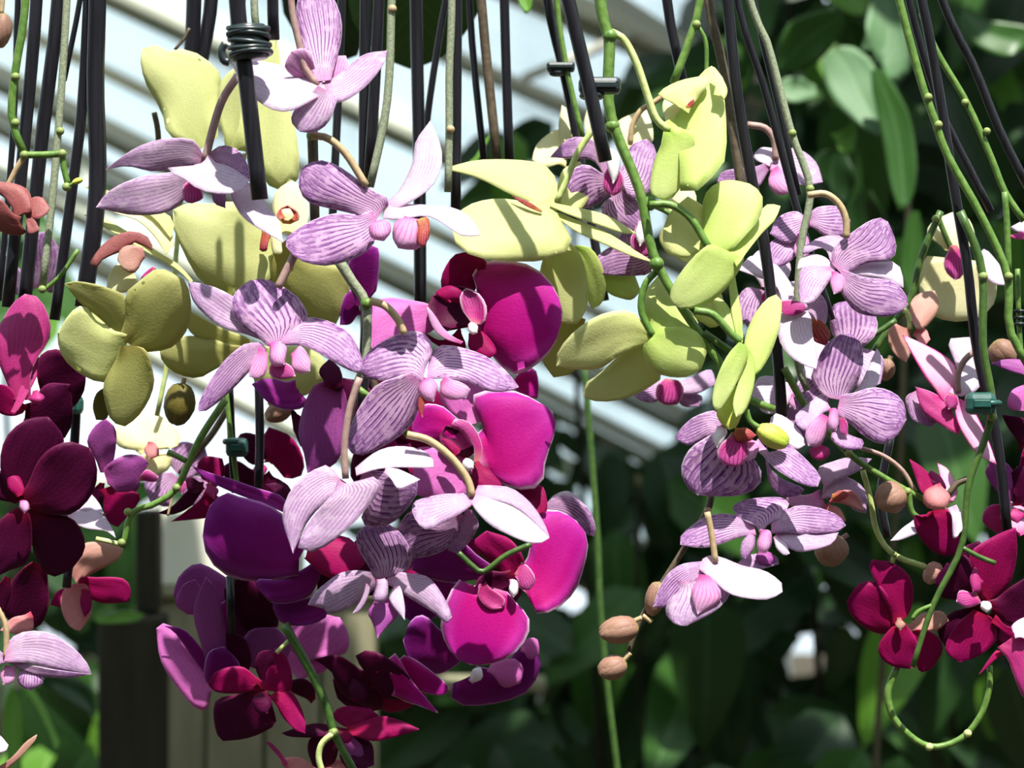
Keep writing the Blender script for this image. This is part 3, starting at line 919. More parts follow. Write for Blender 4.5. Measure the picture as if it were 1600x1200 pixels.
flower('pale orchid flower seen from behind, two long petals hanging side by side', G1, 'stripe_back', -6.5, [
    ("538 752 517 729 495 732 467 750 447 780 441 812 450 842 458 865 465 847 480 817 505 787 530 765", dict(ty=0.2, dd=0.2)),
    ("540 757 552 747 580 744 594 749 595 762 580 785 555 815 525 842 500 858 482 862 466 855 475 830 500 793", dict(ty=0.25, dd=-0.5)),
    ("556 738 580 712 607 700 637 699 665 707 676 720 677 731 645 731 610 731", dict(ty=1.4, m='pale')),
    ("565 742 600 736 630 742 652 752 650 772 637 792 612 817 585 822 562 815 572 790", dict(ty=-0.2, dd=0.5, m='stripe')),
    ("602 735 622 734 656 750 640 758 622 764 612 750", sep(-0.1, ty=1.0, m='pale'))],
    "562 590 546 640 538 700 540 748", pm='stem_mauve', pw=11)
flower('pale orchid flower with brilliant white right petals, low centre', G1, 'stripe_back', -5.5, [
    ("740 777 707 771 670 776 646 785 644 800 652 817 667 827 687 820 722 800", dict(ty=0.6)),
    ("740 775 745 762 770 760 800 764 828 786 848 815 858 840 830 812 800 790 765 780", sep(0.2, ty=1.2)),
    ("740 780 770 782 805 795 835 818 858 841 848 848 825 848 795 836 765 820 748 800", dict(ty=1.1, m='pale', dd=-0.2)),
    ("722 803 690 815 660 805 640 800 625 820 625 850 640 870 660 871 690 862 712 842", dict(ty=-0.2, m='stripe', dd=0.8)),
    ("732 796 722 815 710 840 698 858 715 865 735 845 748 818", sep(0.6, ty=-0.2, m='stripe'))],
    "636 679 670 688 705 715 730 748 738 776", pm='stem_tan', pw=12)
flower('small striped lilac orchid flower at the bottom of the front spike', G1, 'stripe', -4.5, [
    ("602 902 584 895 565 865 557 845 560 830 580 818 605 820 625 832 642 860 642 882 628 897", dict(ty=0.0, cup=0.4, m='stripe')),
    ("592 905 565 892 535 894 510 910 490 928 481 945 508 952 515 960 545 951 568 935", dict(ty=0.0, cup=0.45, m='stripe_back')),
    ("605 905 625 896 645 897 668 902 686 922 700 948 705 963 697 975 685 962 662 947 632 928", dict(ty=0.4, cup=0.45, m='stripe_back')),
    ("592 905 582 935 592 942 605 935 605 905", colm('stripe_back')),
    ("620 915 608 930 612 945 632 968 633 950 628 925", lobe('pale')),
    ("573 912 565 935 551 958 560 956 572 940 578 920", lobe('stripe_back')),
    ("596 930 575 955 583 975 590 998 600 985 615 970 625 955 608 936", lip('mauve', -0.3))])
flower('small piece of a lilac orchid flower peeping out behind the magenta petals', G1, 'stripe', 6, [
    ("845 800 860 782 880 773 905 782 922 800 931 825 928 838 905 832 880 815", dict(ty=0.0)),
    ("850 800 862 778 885 768 905 778 900 800 875 805", sep(0.4, ty=0.9, m='pale'))])

G2 = 'striped pink orchid flowers on the right'
flower('striped mauve orchid flower behind the cut end of a black stake', G2, 'stripe', 3.5, [
    ("948 272 925 250 895 248 860 246 878 226 895 215 925 218 945 240", dict(ty=0.2)),
    ("955 285 920 258 895 265 886 290 890 310 915 325 940 315 955 300", dict(ty=0.0)),
    ("965 280 985 230 1010 218 1025 235 1022 270 1015 300 985 310", dict(ty=0.6)),
    ("965 300 940 320 945 340 965 355 995 362 1008 355 1003 325 985 305", dict(ty=0.0)),
    ("955 262 942 275 943 295 955 307 970 300 975 280 968 265", lip('magenta_lip', -0.8)),
    ("947 232 948 258 958 287 966 275 970 250 962 235", colm())])
flower('striped mauve orchid flower pressed against the thick green spike', G2, 'stripe', 4, [
    ("1010 392 985 385 955 385 930 405 928 425 950 430 990 431 1018 425", dict(ty=0.1)),
    ("1003 385 978 378 966 374 985 352 1004 345 1018 360", dict(ty=0.2)),
    ("1000 350 985 372 990 392 1005 402 1022 395 1018 370", lip('magenta_lip')),
    ("1000 345 992 365 1000 385 1012 370 1010 348", colm())])
flower('lilac orchid flower behind the black stakes, upper right', G2, 'stripe_back', 8, [
    ("1200 260 1165 262 1130 268 1120 285 1150 300 1185 292", dict(ty=0.0, m='stripe')),
    ("1205 258 1225 235 1250 235 1275 255 1285 285 1255 290 1225 277", dict(ty=0.9)),
    ("1197 258 1178 247 1188 232 1210 233 1217 250", dict(ty=0.9, m='pale')),
    ("1210 262 1200 285 1215 305 1240 300 1245 280", lip('pink_lip'))],
    "1168 195 1195 200 1210 220 1212 250", pm='stem_mauve', pw=11)
flower('bold striped pink orchid flower at right, two petals spread to the right', G2, 'stripe', -2, [
    ("1308 421 1302 390 1330 365 1355 347 1375 341 1386 347 1397 372 1400 392 1391 407 1362 410 1335 417", dict(ty=0.35, cup=0.25)),
    ("1312 431 1335 430 1362 435 1395 440 1414 460 1418 475 1407 488 1385 495 1350 492 1330 480 1315 455", dict(ty=0.3, cup=0.3, dd=-0.3)),
    ("1302 421 1275 414 1252 420 1247 455 1252 473 1270 472 1287 452 1300 432", dict(ty=0.5, dd=-0.2, m='stripe_back')),
    ("1305 420 1290 402 1268 397 1250 405 1246 420 1275 414", sep(0.2, ty=1.1, m='pale')),
    ("1302 408 1285 388 1255 398 1258 385 1280 372 1305 369 1319 374 1312 392", sep(0.6, ty=0.8, m='stripe_back')),
    ("1318 427 1345 413 1375 412 1397 411 1408 425 1411 450 1390 440 1360 433", lobe('pale', 0.3, ty=0.9)),
    ("1303 424 1297 442 1303 460 1316 454 1320 434", lip('pink_lip'))],
    "1262 305 1290 303 1312 320 1322 345 1322 372", pm='stem_tan', pw=11)
flower('striped pink orchid flower half hidden behind the grey-green spike at right', G2, 'stripe', 3, [
    ("1262 348 1245 330 1215 340 1203 365 1225 380 1250 370", dict(ty=0.4)),
    ("1265 345 1275 325 1310 324 1328 345 1322 368 1290 370", dict(ty=0.3)),
    ("1255 360 1222 368 1200 385 1203 420 1230 412 1250 388", dict(ty=0.5)),
    ("1250 365 1240 390 1250 412 1265 395 1262 370", lip('pink_lip'))])
flower('overexposed white orchid flower with a rose lip beside the black stake', G2, 'pale', 0, [
    ("1228 478 1245 480 1265 490 1270 525 1277 560 1275 577 1255 570 1232 555 1217 530 1218 500", dict(ty=1.0)),
    ("1227 474 1210 445 1180 432 1153 422 1175 400 1202 405 1230 435 1240 460", dict(ty=1.2)),
    ("1255 485 1272 455 1290 470 1292 500 1282 520 1265 505", sep(0.4, m='stripe_back')),
    ("1223 480 1222 472 1240 470 1260 478 1250 490 1226 494", lip('magenta_lip', -0.8)),
    ("1262 500 1280 500 1296 520 1290 540 1270 530", lobe('orange_lip', 0.3))])
flower('striped lilac orchid flower with one petal upright, right of the yellow buds', G2, 'stripe', -2, [
    ("1307 624 1282 612 1268 592 1278 562 1290 540 1310 525 1325 521 1340 530 1348 550 1348 575 1338 600 1322 616", dict(ty=0.3, cup=0.35)),
    ("1310 633 1322 622 1345 610 1370 606 1397 615 1412 632 1415 655 1402 680 1380 694 1360 688 1340 672 1320 652", dict(ty=0.35, cup=0.3, dd=-0.2)),
    ("1297 636 1285 615 1262 632 1242 650 1246 665 1260 673 1280 650", dict(ty=0.5, m='stripe_back')),
    ("1338 615 1350 590 1370 545 1377 560 1371 600 1355 613", sep(0.6, ty=0.8, m='pale')),
    ("1288 648 1265 660 1258 680 1263 697 1280 697 1290 680 1293 660", lobe('pink_lip')),
    ("1299 638 1292 660 1297 672 1307 673 1311 660 1308 640", colm('pink_lip')),
    ("1312 648 1313 675 1325 681 1324 660", lip('magenta_lip', -0.4)),
    ("1308 672 1330 683 1348 690 1345 700 1320 702 1298 685", lobe('stripe', 0.2, ty=1.0)),
    ("1285 695 1265 702 1268 714 1282 720 1296 712 1295 700", lip('rose', -0.3))])
flower('striped pink orchid flower with a magenta mouth below the yellow-green buds', G2, 'stripe', -3, [
    ("1138 690 1112 682 1082 697 1067 720 1065 742 1077 765 1090 774 1137 776 1170 770 1190 752 1188 732 1175 715", dict(ty=0.1, cup=0.3)),
    ("1127 672 1110 680 1077 696 1055 685 1067 667 1087 650 1117 642 1135 655", dict(ty=0.2, dd=0.3)),
    ("1180 692 1205 710 1228 695 1250 710 1275 735 1283 750 1278 760 1262 760 1235 748 1205 727", dict(ty=1.0, dd=-0.2)),
    ("1200 682 1207 648 1230 655 1250 675 1258 695 1245 702 1225 692", dict(ty=0.7, m='pale', dd=0.3)),
    ("1195 700 1203 730 1225 750 1255 762 1250 772 1225 776 1203 755", sep(0.7, ty=-0.3)),
    ("1152 676 1130 690 1120 705 1125 722 1145 730 1160 726 1172 705 1167 685", lip('magenta_lip', -0.7)),
    ("1124 666 1113 682 1120 700 1130 690 1137 672", colm('white_column', -0.9)),
    ("1148 672 1150 688 1170 690 1182 680 1165 668", lobe('orange_lip', -0.9)),
    ("1168 688 1160 720 1180 716 1187 692", lobe('pink_lip', -0.5))])
flower('orchid flower turned sideways with an orange throat, right of the white-edged petals', G2, 'stripe', 1.5, [
    ("1280 770 1250 773 1225 763 1232 787 1260 800 1290 793", dict(ty=0.3, m='pink_lip')),
    ("1287 758 1278 733 1300 722 1330 715 1362 718 1342 736 1315 748", dict(ty=0.5, m='stripe_back')),
    ("1285 775 1290 752 1315 744 1340 755 1355 775 1352 802 1335 798 1318 780", dict(ty=0.5, m='stripe_back', cup=0.6)),
    ("1297 782 1310 768 1330 766 1345 780 1350 800 1325 790", lip('salmon', -0.9, cup=-0.4)),
    ("1300 775 1312 768 1326 772 1318 780 1306 783", lobe('orange_lip', -1.1)),
    ("1290 790 1310 795 1320 812 1308 818 1292 808", lobe('salmon'))])
flower('wide flat striped lilac orchid flower under the magenta-mouthed one', G2, 'stripe', -3, [
    ("1180 828 1150 805 1112 804 1082 820 1062 840 1063 851 1095 856 1120 852 1160 838", dict(ty=0.5)),
    ("1195 826 1172 818 1150 805 1145 792 1162 782 1200 778 1228 780 1232 792 1218 812", dict(n='sepal', ty=0.7)),
    ("1205 826 1227 799 1250 790 1282 795 1310 807 1321 822 1305 832 1270 836 1232 831", dict(ty=0.5)),
    ("1212 832 1245 833 1275 838 1310 833 1300 850 1270 860 1245 862 1225 850", sep(0.2, ty=0.7, m='stripe_back')),
    ("1192 828 1183 845 1185 862 1197 864 1206 850 1204 830", colm('pink_lip')),
    ("1174 835 1160 845 1157 868 1165 873 1177 860 1180 842", lobe('stripe')),
    ("1210 838 1212 855 1225 868 1234 865 1228 850", lobe('pale')),
    ("1192 858 1180 870 1188 882 1205 882 1210 868", lip('mauve', -0.3))])
flower('hanging orchid flower with a blown-out white right petal above the tan buds', G2, 'stripe', -4, [
    ("1095 882 1110 872 1130 873 1160 885 1195 893 1221 912 1222 925 1200 937 1160 934 1135 925 1113 905", dict(ty=1.2, m='pale')),
    ("1102 882 1070 880 1045 895 1030 920 1020 948 1038 950 1052 940 1068 925 1090 905", dict(ty=0.2)),
    ("1075 908 1047 933 1040 958 1055 975 1072 978 1095 968 1117 955 1137 935 1140 920 1112 903", dict(ty=0.4, dd=-0.4, m='stripe_back')),
    ("1100 898 1083 915 1080 935 1090 960 1110 950 1127 935 1122 915", lip('pink_lip', -0.9)),
    ("1150 887 1165 870 1190 866 1213 870 1216 882 1195 888 1172 891", sep(0.6, ty=0.6))],
    "1105 800 1112 835 1118 878", pm='stem_tan', pw=10)
flower('small pink orchid flower with a magenta lip behind the low yellow petal', G2, 'stripe', 9, [
    ("1040 602 1015 590 995 600 985 612 1000 625 1025 628", dict(ty=0.3)),
    ("1055 602 1080 590 1110 578 1118 600 1090 615 1065 614", dict(ty=0.6, m='stripe_back')),
    ("1052 612 1072 612 1097 620 1092 635 1067 634", sep(0.3)),
    ("1046 592 1028 600 1025 622 1040 633 1060 631 1069 612 1062 596", lip('magenta_lip'))])

flower('white and pink orchid flower crowded behind the long black stake', G2, 'pale', 5, [
    ("1200 450 1175 425 1180 395 1210 390 1235 415 1225 445", dict(ty=0.6)),
    ("1205 455 1245 440 1290 455 1295 490 1260 500 1225 480", dict(ty=0.8)),
    ("1195 455 1165 450 1150 480 1170 515 1200 500", dict(ty=0.4, m='stripe')),
    ("1200 460 1225 500 1220 545 1190 550 1180 510", dict(ty=0.3, m='stripe_back')),
    ("1200 452 1188 465 1198 482 1212 470", lip('magenta_lip', -0.6))],
    "1246 470 1235 450 1208 452", pm='stem_tan', pw=9)
flower('pink orchid flower partly hidden behind the upright lilac petal', G2, 'stripe_back', 4, [
    ("1325 540 1300 520 1300 480 1330 470 1365 490 1370 520 1350 540", dict(ty=0.3, m='stripe')),
    ("1315 545 1280 530 1255 550 1260 590 1290 600 1312 575", dict(ty=0.6, m='pale')),
    ("1325 548 1350 545 1380 560 1375 600 1345 610 1328 580", dict(ty=0.5)),
    ("1310 560 1270 580 1240 610 1245 640 1280 640 1305 610", dict(ty=0.3, m='stripe')),
    ("1318 540 1308 553 1318 568 1330 555", lip('orange_lip', -0.6))],
    "1400 500 1370 520 1325 542", pm='stem_dark', pw=9)
flower('pale pink orchid flower behind the spike tip, left of the upright lilac petal', G2, 'pale', 5, [
    ("1240 610 1215 590 1185 590 1175 620 1195 645 1225 640", dict(ty=0.6)),
    ("1245 615 1250 580 1275 575 1290 600 1270 625", dict(ty=0.6)),
    ("1240 620 1265 635 1275 665 1250 685 1228 660", dict(ty=0.3, m='stripe')),
    ("1240 615 1232 628 1242 640 1252 628", lip('pink_lip', -0.6))],
    "1262 612 1255 605 1244 612", pm='stem_grey', pw=8)

G3 = 'lilac orchid flowers along the left edge'
flower('lilac orchid flower with one long pointed petal, low at the left edge', G3, 'stripe_back', -2, [
    ("8 1030 45 1038 80 1045 115 1050 143 1053 110 1058 75 1057 40 1048", dict(ty=-0.3, m='stripe')),
    ("8 1026 15 1002 40 987 80 990 115 1012 135 1035 143 1053 110 1050 70 1042 35 1034", dict(ty=0.3, m='stripe_back', dd=-0.2)),
    ("8 1030 -10 1005 -30 1010 -35 1035 -10 1045", dict(ty=0.3, m='stripe')),
    ("45 1045 28 1053 28 1068 45 1079 65 1070 68 1052", lobe('stripe', 0.2)),
    ("12 1040 0 1052 5 1070 20 1066 24 1045", lobe('pink_lip', 0.2))],
    "-4 950 8 975 10 1000 9 1028", pm='stem_tan', pw=9)
flower('pale petals of an orchid flower in the bottom left corner', G3, 'stripe_back', -1, [
    ("-12 1205 20 1182 40 1160 58 1148 55 1157 35 1180 10 1202 0 1212", dict(ty=0.0, m='dusty')),
    ("-18 1160 -15 1140 0 1150 13 1165 8 1174 -10 1175", dict(ty=1.2, m='pale'))])
flower('mauve orchid flower behind the grey spikes near the left edge', G3, 'stripe', 14, [
    ("62 450 45 410 50 370 75 362 100 405 95 440 80 458", dict(ty=-0.3)),
    ("55 450 30 420 0 390 -8 420 10 450 40 465", dict(ty=-0.3))])
flower('small white orchid petals shining beside the dark red flower', G3, 'pale', 3, [
    ("108 803 130 793 155 800 175 825 181 841 165 830 135 826 118 818", dict(ty=1.2)),
    ("112 796 125 782 140 772 155 788 162 803 145 800", dict(ty=1.0, dd=0.3))])

G4 = 'yellow orchid flowers on the left'
flower('large pale yellow orchid flower with a notched petal, top left', G4, 'yellow', 7, [
    ("325 225 300 220 262 212 258 190 245 160 228 130 220 100 222 78 240 70 258 75 268 82 285 77 310 85 335 105 347 125 342 165", dict(ty=0.15, cup=0.3)),
    ("385 235 375 180 385 140 400 100 422 62 433 55 438 80 440 150 457 180 466 230 468 270 455 300 420 290 395 270", dict(ty=0.15)),
    ("362 235 340 180 345 130 365 108 387 130 397 180 392 232", sep(0.7, ty=0.0)),
    ("385 245 350 235 320 240 330 262 370 270", sep(0.3, ty=0.3))])
flower('olive yellow orchid flower with a rust-red lip, behind the front stake', G4, 'olive', 5, [
    ("432 372 400 332 370 315 330 318 295 317 270 328 267 345 285 390 310 435 345 460 385 462 420 442", dict(ty=0.05, cup=0.35, m='yellow')),
    ("437 382 420 430 430 475 470 495 525 507 545 460 542 420 510 412 470 398", dict(ty=-0.3)),
    ("445 365 427 332 432 300 455 282 477 300 482 340 470 368", dict(ty=0.5, m='cream')),
    ("448 350 432 340 437 326 450 320 465 330 467 344", lip('orange_lip', -0.9, cup=-0.5)),
    ("448 345 440 330 452 328 458 340", lobe('cream', -1.1)),
    ("412 358 422 366 416 390 407 390", lobe('orange_lip', -0.9)),
    ("425 365 437 372 440 395 428 395", lobe('cream', -0.8))])
flower('yellow orchid flower seen edge-on with a red lip, upper left', G4, 'yellow', 1, [
    ("300 440 278 413 245 392 200 362 160 340 131 335 150 347 200 377 245 402 278 420", dict(ty=1.2)),
    ("262 395 240 368 215 345 185 335 160 322 195 331 235 337 258 350 272 380", dict(ty=0.9, dd=0.5, m='cream')),
    ("268 370 235 337 190 318 131 292 155 295 200 309 245 327 270 345", dict(ty=0.9, dd=0.9)),
    ("238 388 210 378 190 392 160 406 148 420 142 412 158 388 180 370 205 362 228 370", lip('maroon', 0.3)),
    ("225 395 212 425 197 424 185 408 190 390 210 383", lobe('dusty', 0.2, cup=0.2)),
    ("243 420 226 440 222 448 222 434 238 418", lobe('magenta_lip', 0.2)),
    ("208 425 185 412 170 430 166 452 190 458 215 447", sep(1.0, m='cream'))])
flower('olive yellow orchid flower seen from behind, four petals spread, left', G4, 'olive', -1, [
    ("198 537 175 515 150 492 125 472 101 443 117 439 150 444 175 452 195 462 205 500", dict(ty=-0.4, dd=0.2)),
    ("202 537 195 465 205 450 237 425 252 420 287 437 297 460 297 500 282 530 262 545 237 547", dict(ty=-0.35, cup=0.4)),
    ("197 541 150 490 125 478 105 495 90 520 92 545 105 567 130 587 162 598 180 580 192 556", dict(ty=-0.3, cup=0.35, m='yellow')),
    ("202 540 220 545 233 557 240 587 240 602 232 625 215 650 195 665 175 657 165 630 162 602 178 570", dict(ty=-0.25, dd=-0.4, cup=0.4)),
    ("172 605 152 613 145 635 150 656 166 655 172 635", sep(0.6, m='bud_olive', ty=-0.4))])
flower('olive yellow orchid flower tucked behind the striped one, left of centre', G4, 'olive', 3, [
    ("385 552 340 575 310 590 275 582 255 565 250 545 270 530 300 525 340 532", dict(ty=-0.2, cup=0.4)),
    ("392 545 355 548 315 532 292 510 288 482 305 490 345 512 385 528", dict(ty=-0.4, dd=0.4)),
    ("400 555 395 585 410 615 440 626 475 619 505 600 512 572 490 545 450 540", dict(ty=-0.3, cup=0.4, m='yellow'))])
flower('blurred pale yellow orchid flower far behind, above the dusty red flower', G4, 'cream', 11, [
    ("232 702 190 700 178 680 190 648 220 640 258 655 283 682 270 702", dict(ty=0.6)),
    ("240 705 215 715 200 735 230 745 262 735 268 712", dict(ty=0.3)),
    ("235 690 225 702 232 718 248 712 246 696", lip('salmon'))],
    "245 650 262 560 275 400 292 200 298 120", pm='stem_pale', pw=8)

G5 = 'yellow-green orchid flowers in the centre and right'
flower('brightly lit yellow orchid flower above the magenta one, thin petals pointing right', G5, 'yellow', 2, [
    ("868 318 840 318 800 305 750 280 695 264 740 252 790 250 840 255 862 270 869 295", dict(ty=0.7)),
    ("868 325 880 345 893 375 880 398 840 408 790 408 745 402 715 385 706 355 715 335 740 318 780 311 830 318", dict(ty=0.5, cup=0.35, dd=-0.4)),
    ("860 320 900 325 950 338 994 365 975 365 930 350 890 336", dict(ty=0.7, dd=-0.5)),
    ("868 335 900 345 950 365 1022 411 985 400 940 380 900 362", dict(ty=0.7, dd=-0.4)),
    ("872 378 905 395 918 440 917 480 902 505 872 503 850 470 843 430 852 400", dict(ty=0.0, dd=0.6)),
    ("895 385 925 390 945 430 943 470 925 482 912 450", sep(1.2, ty=-0.4, m='yellow_green')),
    ("905 495 880 500 855 520 846 560 865 590 895 582 912 545", sep(1.6, ty=-0.3, m='olive')),
    ("945 440 930 410 950 395 985 420 1000 455 985 468 955 460", sep(2.2, ty=-0.2, m='yellow_green')),
    ("868 312 878 268 905 253 928 290 905 330 885 332", sep(1.2, ty=0.6)),
    ("847 330 828 316 800 306 812 316 830 326", lip('orange_lip', -0.9, cup=0.2))],
    "928 200 902 240 886 280 870 315", pm='stem_pale', pw=10)
flower('folded yellow-green orchid flower hanging from the arched stalk, upper right', G5, 'yellow_green', -2, [
    ("1047 207 1075 203 1087 215 1080 245 1068 280 1055 305 1037 312 1018 305 1017 280 1027 240", dict(ty=0.1, dd=-0.5)),
    ("1050 207 1070 150 1100 112 1112 104 1125 120 1132 160 1135 210 1133 250 1115 275 1090 298 1065 302 1062 265", dict(ty=0.5, cup=0.35)),
    ("1068 172 1048 160 1028 147 1060 128 1105 118 1107 130 1090 155", dict(ty=0.5, dd=-0.3, m='yellow')),
    ("1045 205 1035 170 1040 152 1062 165 1062 190", sep(0.3, ty=0.6, m='cream')),
    ("1122 150 1112 104 1128 122 1136 142 1131 156", sep(-0.4, ty=0.7, m='yellow')),
    ("1072 168 1076 160 1083 156 1083 163 1077 169", lip('orange_lip', -0.9, cup=0.1))],
    "955 50 975 62 995 100 1012 150 1025 185 1045 204", pm='stem_pale', pw=12)
flower('yellow-green orchid flower seen from behind in front of the thick spike', G5, 'yellow_green', -3, [
    ("1108 390 1098 350 1100 310 1115 290 1140 282 1170 288 1190 305 1187 340 1165 368 1140 392", dict(ty=0.45, cup=0.35)),
    ("1140 395 1165 370 1185 335 1200 320 1219 323 1210 345 1190 365 1165 397 1150 418", dict(ty=0.9, dd=-0.3)),
    ("1130 393 1160 400 1150 430 1120 465 1095 478 1070 483 1050 475 1048 455 1065 425 1090 395 1108 385", dict(ty=0.1, dd=-0.6, cup=0.4)),
    ("1103 388 1075 402 1045 397 1035 370 1045 335 1075 308 1102 330", sep(0.7, ty=0.4, m='yellow'))],
    "1015 320 1048 320 1080 342 1108 388", pm='stem_green', pw=12)
flower('yellow-green orchid flower with one round petal lit from above, low centre right', G5, 'yellow_green', -2, [
    ("1012 525 992 490 965 485 930 495 895 520 872 550 869 572 905 578 940 575 965 557 992 541", dict(ty=-0.3, m='yellow')),
    ("1020 530 990 537 965 557 935 585 914 600 913 622 940 628 980 622 1015 605 1037 585 1018 560", dict(ty=-0.4, m='yellow', dd=0.3)),
    ("1022 525 1050 512 1075 512 1095 525 1103 550 1095 575 1075 588 1045 588 1020 578 1007 555 1008 535", dict(ty=0.1, dd=-0.6, cup=0.5)),
    ("1022 525 1008 490 1006 460 1030 430 1047 440 1062 470 1082 490 1092 515 1060 512", dict(ty=0.4, dd=0.2)),
    ("1090 500 1095 460 1107 438 1127 460 1131 500 1113 512", sep(1.2, ty=0.2, m='yellow'))],
    "1030 420 1008 445 1002 485 1020 525", pm='stem_green', pw=11)
flower('half closed yellow-green orchid flower with narrow petals near the spike tip', G5, 'yellow_green', -4, [
    ("1162 582 1163 535 1175 500 1195 470 1212 461 1221 470 1218 510 1205 550 1190 575 1174 586", dict(ty=0.4)),
    ("1160 537 1167 560 1150 600 1130 635 1118 642 1113 625 1120 590 1137 555", dict(ty=0.2, dd=-0.4)),
    ("1162 540 1178 560 1178 600 1165 640 1150 652 1145 630 1155 590", dict(ty=0.3, dd=-0.1)),
    ("1157 537 1135 520 1118 490 1115 465 1130 470 1147 495 1160 515", sep(0.3, ty=0.6)),
    ("1154 530 1143 490 1139 425 1147 420 1153 460 1160 505", sep(0.4, ty=0.5)),
    ("1142 600 1120 640 1125 660 1140 672 1150 668 1161 640 1157 612", lip('bud_green', 0.3))],
    "1085 485 1115 492 1143 522 1158 534", pm='stem_green', pw=12)
flower('bright yellow orchid flower in back of the striped mauve flower', G5, 'cream', 9, [
    ("885 252 850 262 832 250 840 225 870 203 887 210 896 235", dict(ty=0.7)),
    ("885 245 873 205 878 165 897 180 908 218", dict(ty=0.6)),
    ("970 230 962 195 990 178 1010 172 1020 200 1015 228", dict(ty=0.7)),
    ("925 225 913 195 920 165 930 200", dict(ty=0.6))],
    ["985 225 988 196 1002 172 1022 160 1050 140", "885 245 892 225 898 205"], pm='stem_tan', pw=9)
flower('pale lit yellow orchid flower behind the flower in front of the thick spike', G5, 'yellow', 3, [
    ("1060 340 1035 325 1030 295 1055 285 1085 300 1085 330", dict(ty=0.5, m='cream')),
    ("1065 345 1090 350 1100 385 1080 415 1055 400 1050 365", dict(ty=0.3)),
    ("1060 345 1040 350 1030 375 1045 400 1062 380", dict(ty=0.0, m='olive')),
    ("1062 342 1055 352 1062 362 1070 353", lip('cream', -0.4))],
    "1018 320 1040 330 1060 342", pm='stem_green', pw=8)
flower('cream orchid flower with a plum lip behind the right black stake', G5, 'cream', 7, [
    ("1490 415 1450 398 1437 430 1440 470 1460 495 1500 503 1535 495 1555 470 1555 430 1530 408", dict(ty=0.1)),
    ("1490 392 1465 380 1448 365 1460 345 1490 331 1515 345 1522 380", dict(ty=0.5)),
    ("1525 412 1538 390 1565 420 1572 446 1550 442", dict(ty=0.7, m='pale')),
    ("1490 383 1475 405 1478 425 1492 438 1505 430 1507 400", lip('magenta_lip', -1.2))],
    "1490 395 1478 370 1468 345 1466 335", pm='stem_dark', pw=9)

G6 = 'magenta orchid flowers in the centre'
flower('magenta orchid flower with one large round petal, topmost of the magenta ones', G6, 'magenta', 1.2, [
    ("742 502 748 470 738 432 745 412 780 407 820 412 850 430 870 460 878 490 870 530 850 560 820 582 800 583 775 562 757 530", dict(ty=0.1, cup=0.3)),
    ("726 482 705 465 690 450 692 425 710 398 735 394 760 410 747 440 738 465", dict(n='sepal', ty=-0.2, m='crimson', dd=0.4)),
    ("692 497 665 475 630 467 600 465 580 480 576 520 582 547 620 532 660 527", dict(ty=0.3, m='pink_purple', dd=0.3)),
    ("720 515 690 532 665 520 660 525 700 548 728 545", sep(0.5, m='crimson', ty=-0.2)),
    ("737 518 731 540 745 556 765 560 776 550 766 530 750 517", sep(-0.3, m='crimson', cup=0.5)),
    ("722 512 682 518 667 492 676 462 705 446 737 450 757 470 760 490 748 508", lip('wine', -0.5, cup=-0.7)),
    ("740 508 722 485 718 462 728 450 748 458 761 480 757 505", lobe('magenta_lip', -1.2, cup=-0.5, foot=0.05)),
    ("722 536 700 532 682 520 672 500 668 480 678 492 690 512 706 526", lobe('pink_lip', -1.4, cup=0.3)),
    ("700 470 680 462 690 452 705 448 720 456 715 468", lobe('crimson', -1.2)),
    ("733 505 731 515 738 523 746 520 747 510 740 504", colm('white_column', -1.6))])
flower('magenta orchid flower with a tall right petal, second of the magenta ones', G6, 'magenta', 0.6, [
    ("745 715 758 675 748 645 735 626 745 614 762 610 800 611 830 622 862 642 868 662 862 692 852 718 849 750 840 762 810 765 780 752", dict(ty=0.15, cup=0.3)),
    ("736 722 726 745 728 772 700 782 665 777 645 770 645 740 650 715 657 698 692 704", dict(ty=0.3, m='pink_purple', dd=0.3)),
    ("726 672 700 692 670 687 643 680 648 650 660 632 685 633 703 645", dict(n='sepal', ty=0.0, m='magenta', dd=0.2)),
    ("742 662 700 642 688 610 715 578 750 588 790 610 762 622 742 640", dict(ty=0.3, m='pink_purple', dd=0.9)),
    ("742 725 738 745 745 766 770 769 787 758 768 738 754 721", sep(-0.2, m='crimson', cup=0.5)),
    ("730 716 700 706 685 684 698 664 727 672 742 702", lip('wine', -0.5, cup=-0.6)),
    ("744 722 741 700 730 680 714 668 702 668 712 656 732 660 746 680 753 706", lobe('magenta_lip', -1.2, cup=0.3)),
    ("712 712 700 700 690 686 704 690 720 705", lobe('crimson', -1.2)),
    ("725 718 722 728 730 736 740 732 740 722 732 716", colm('white_column', -1.5))])
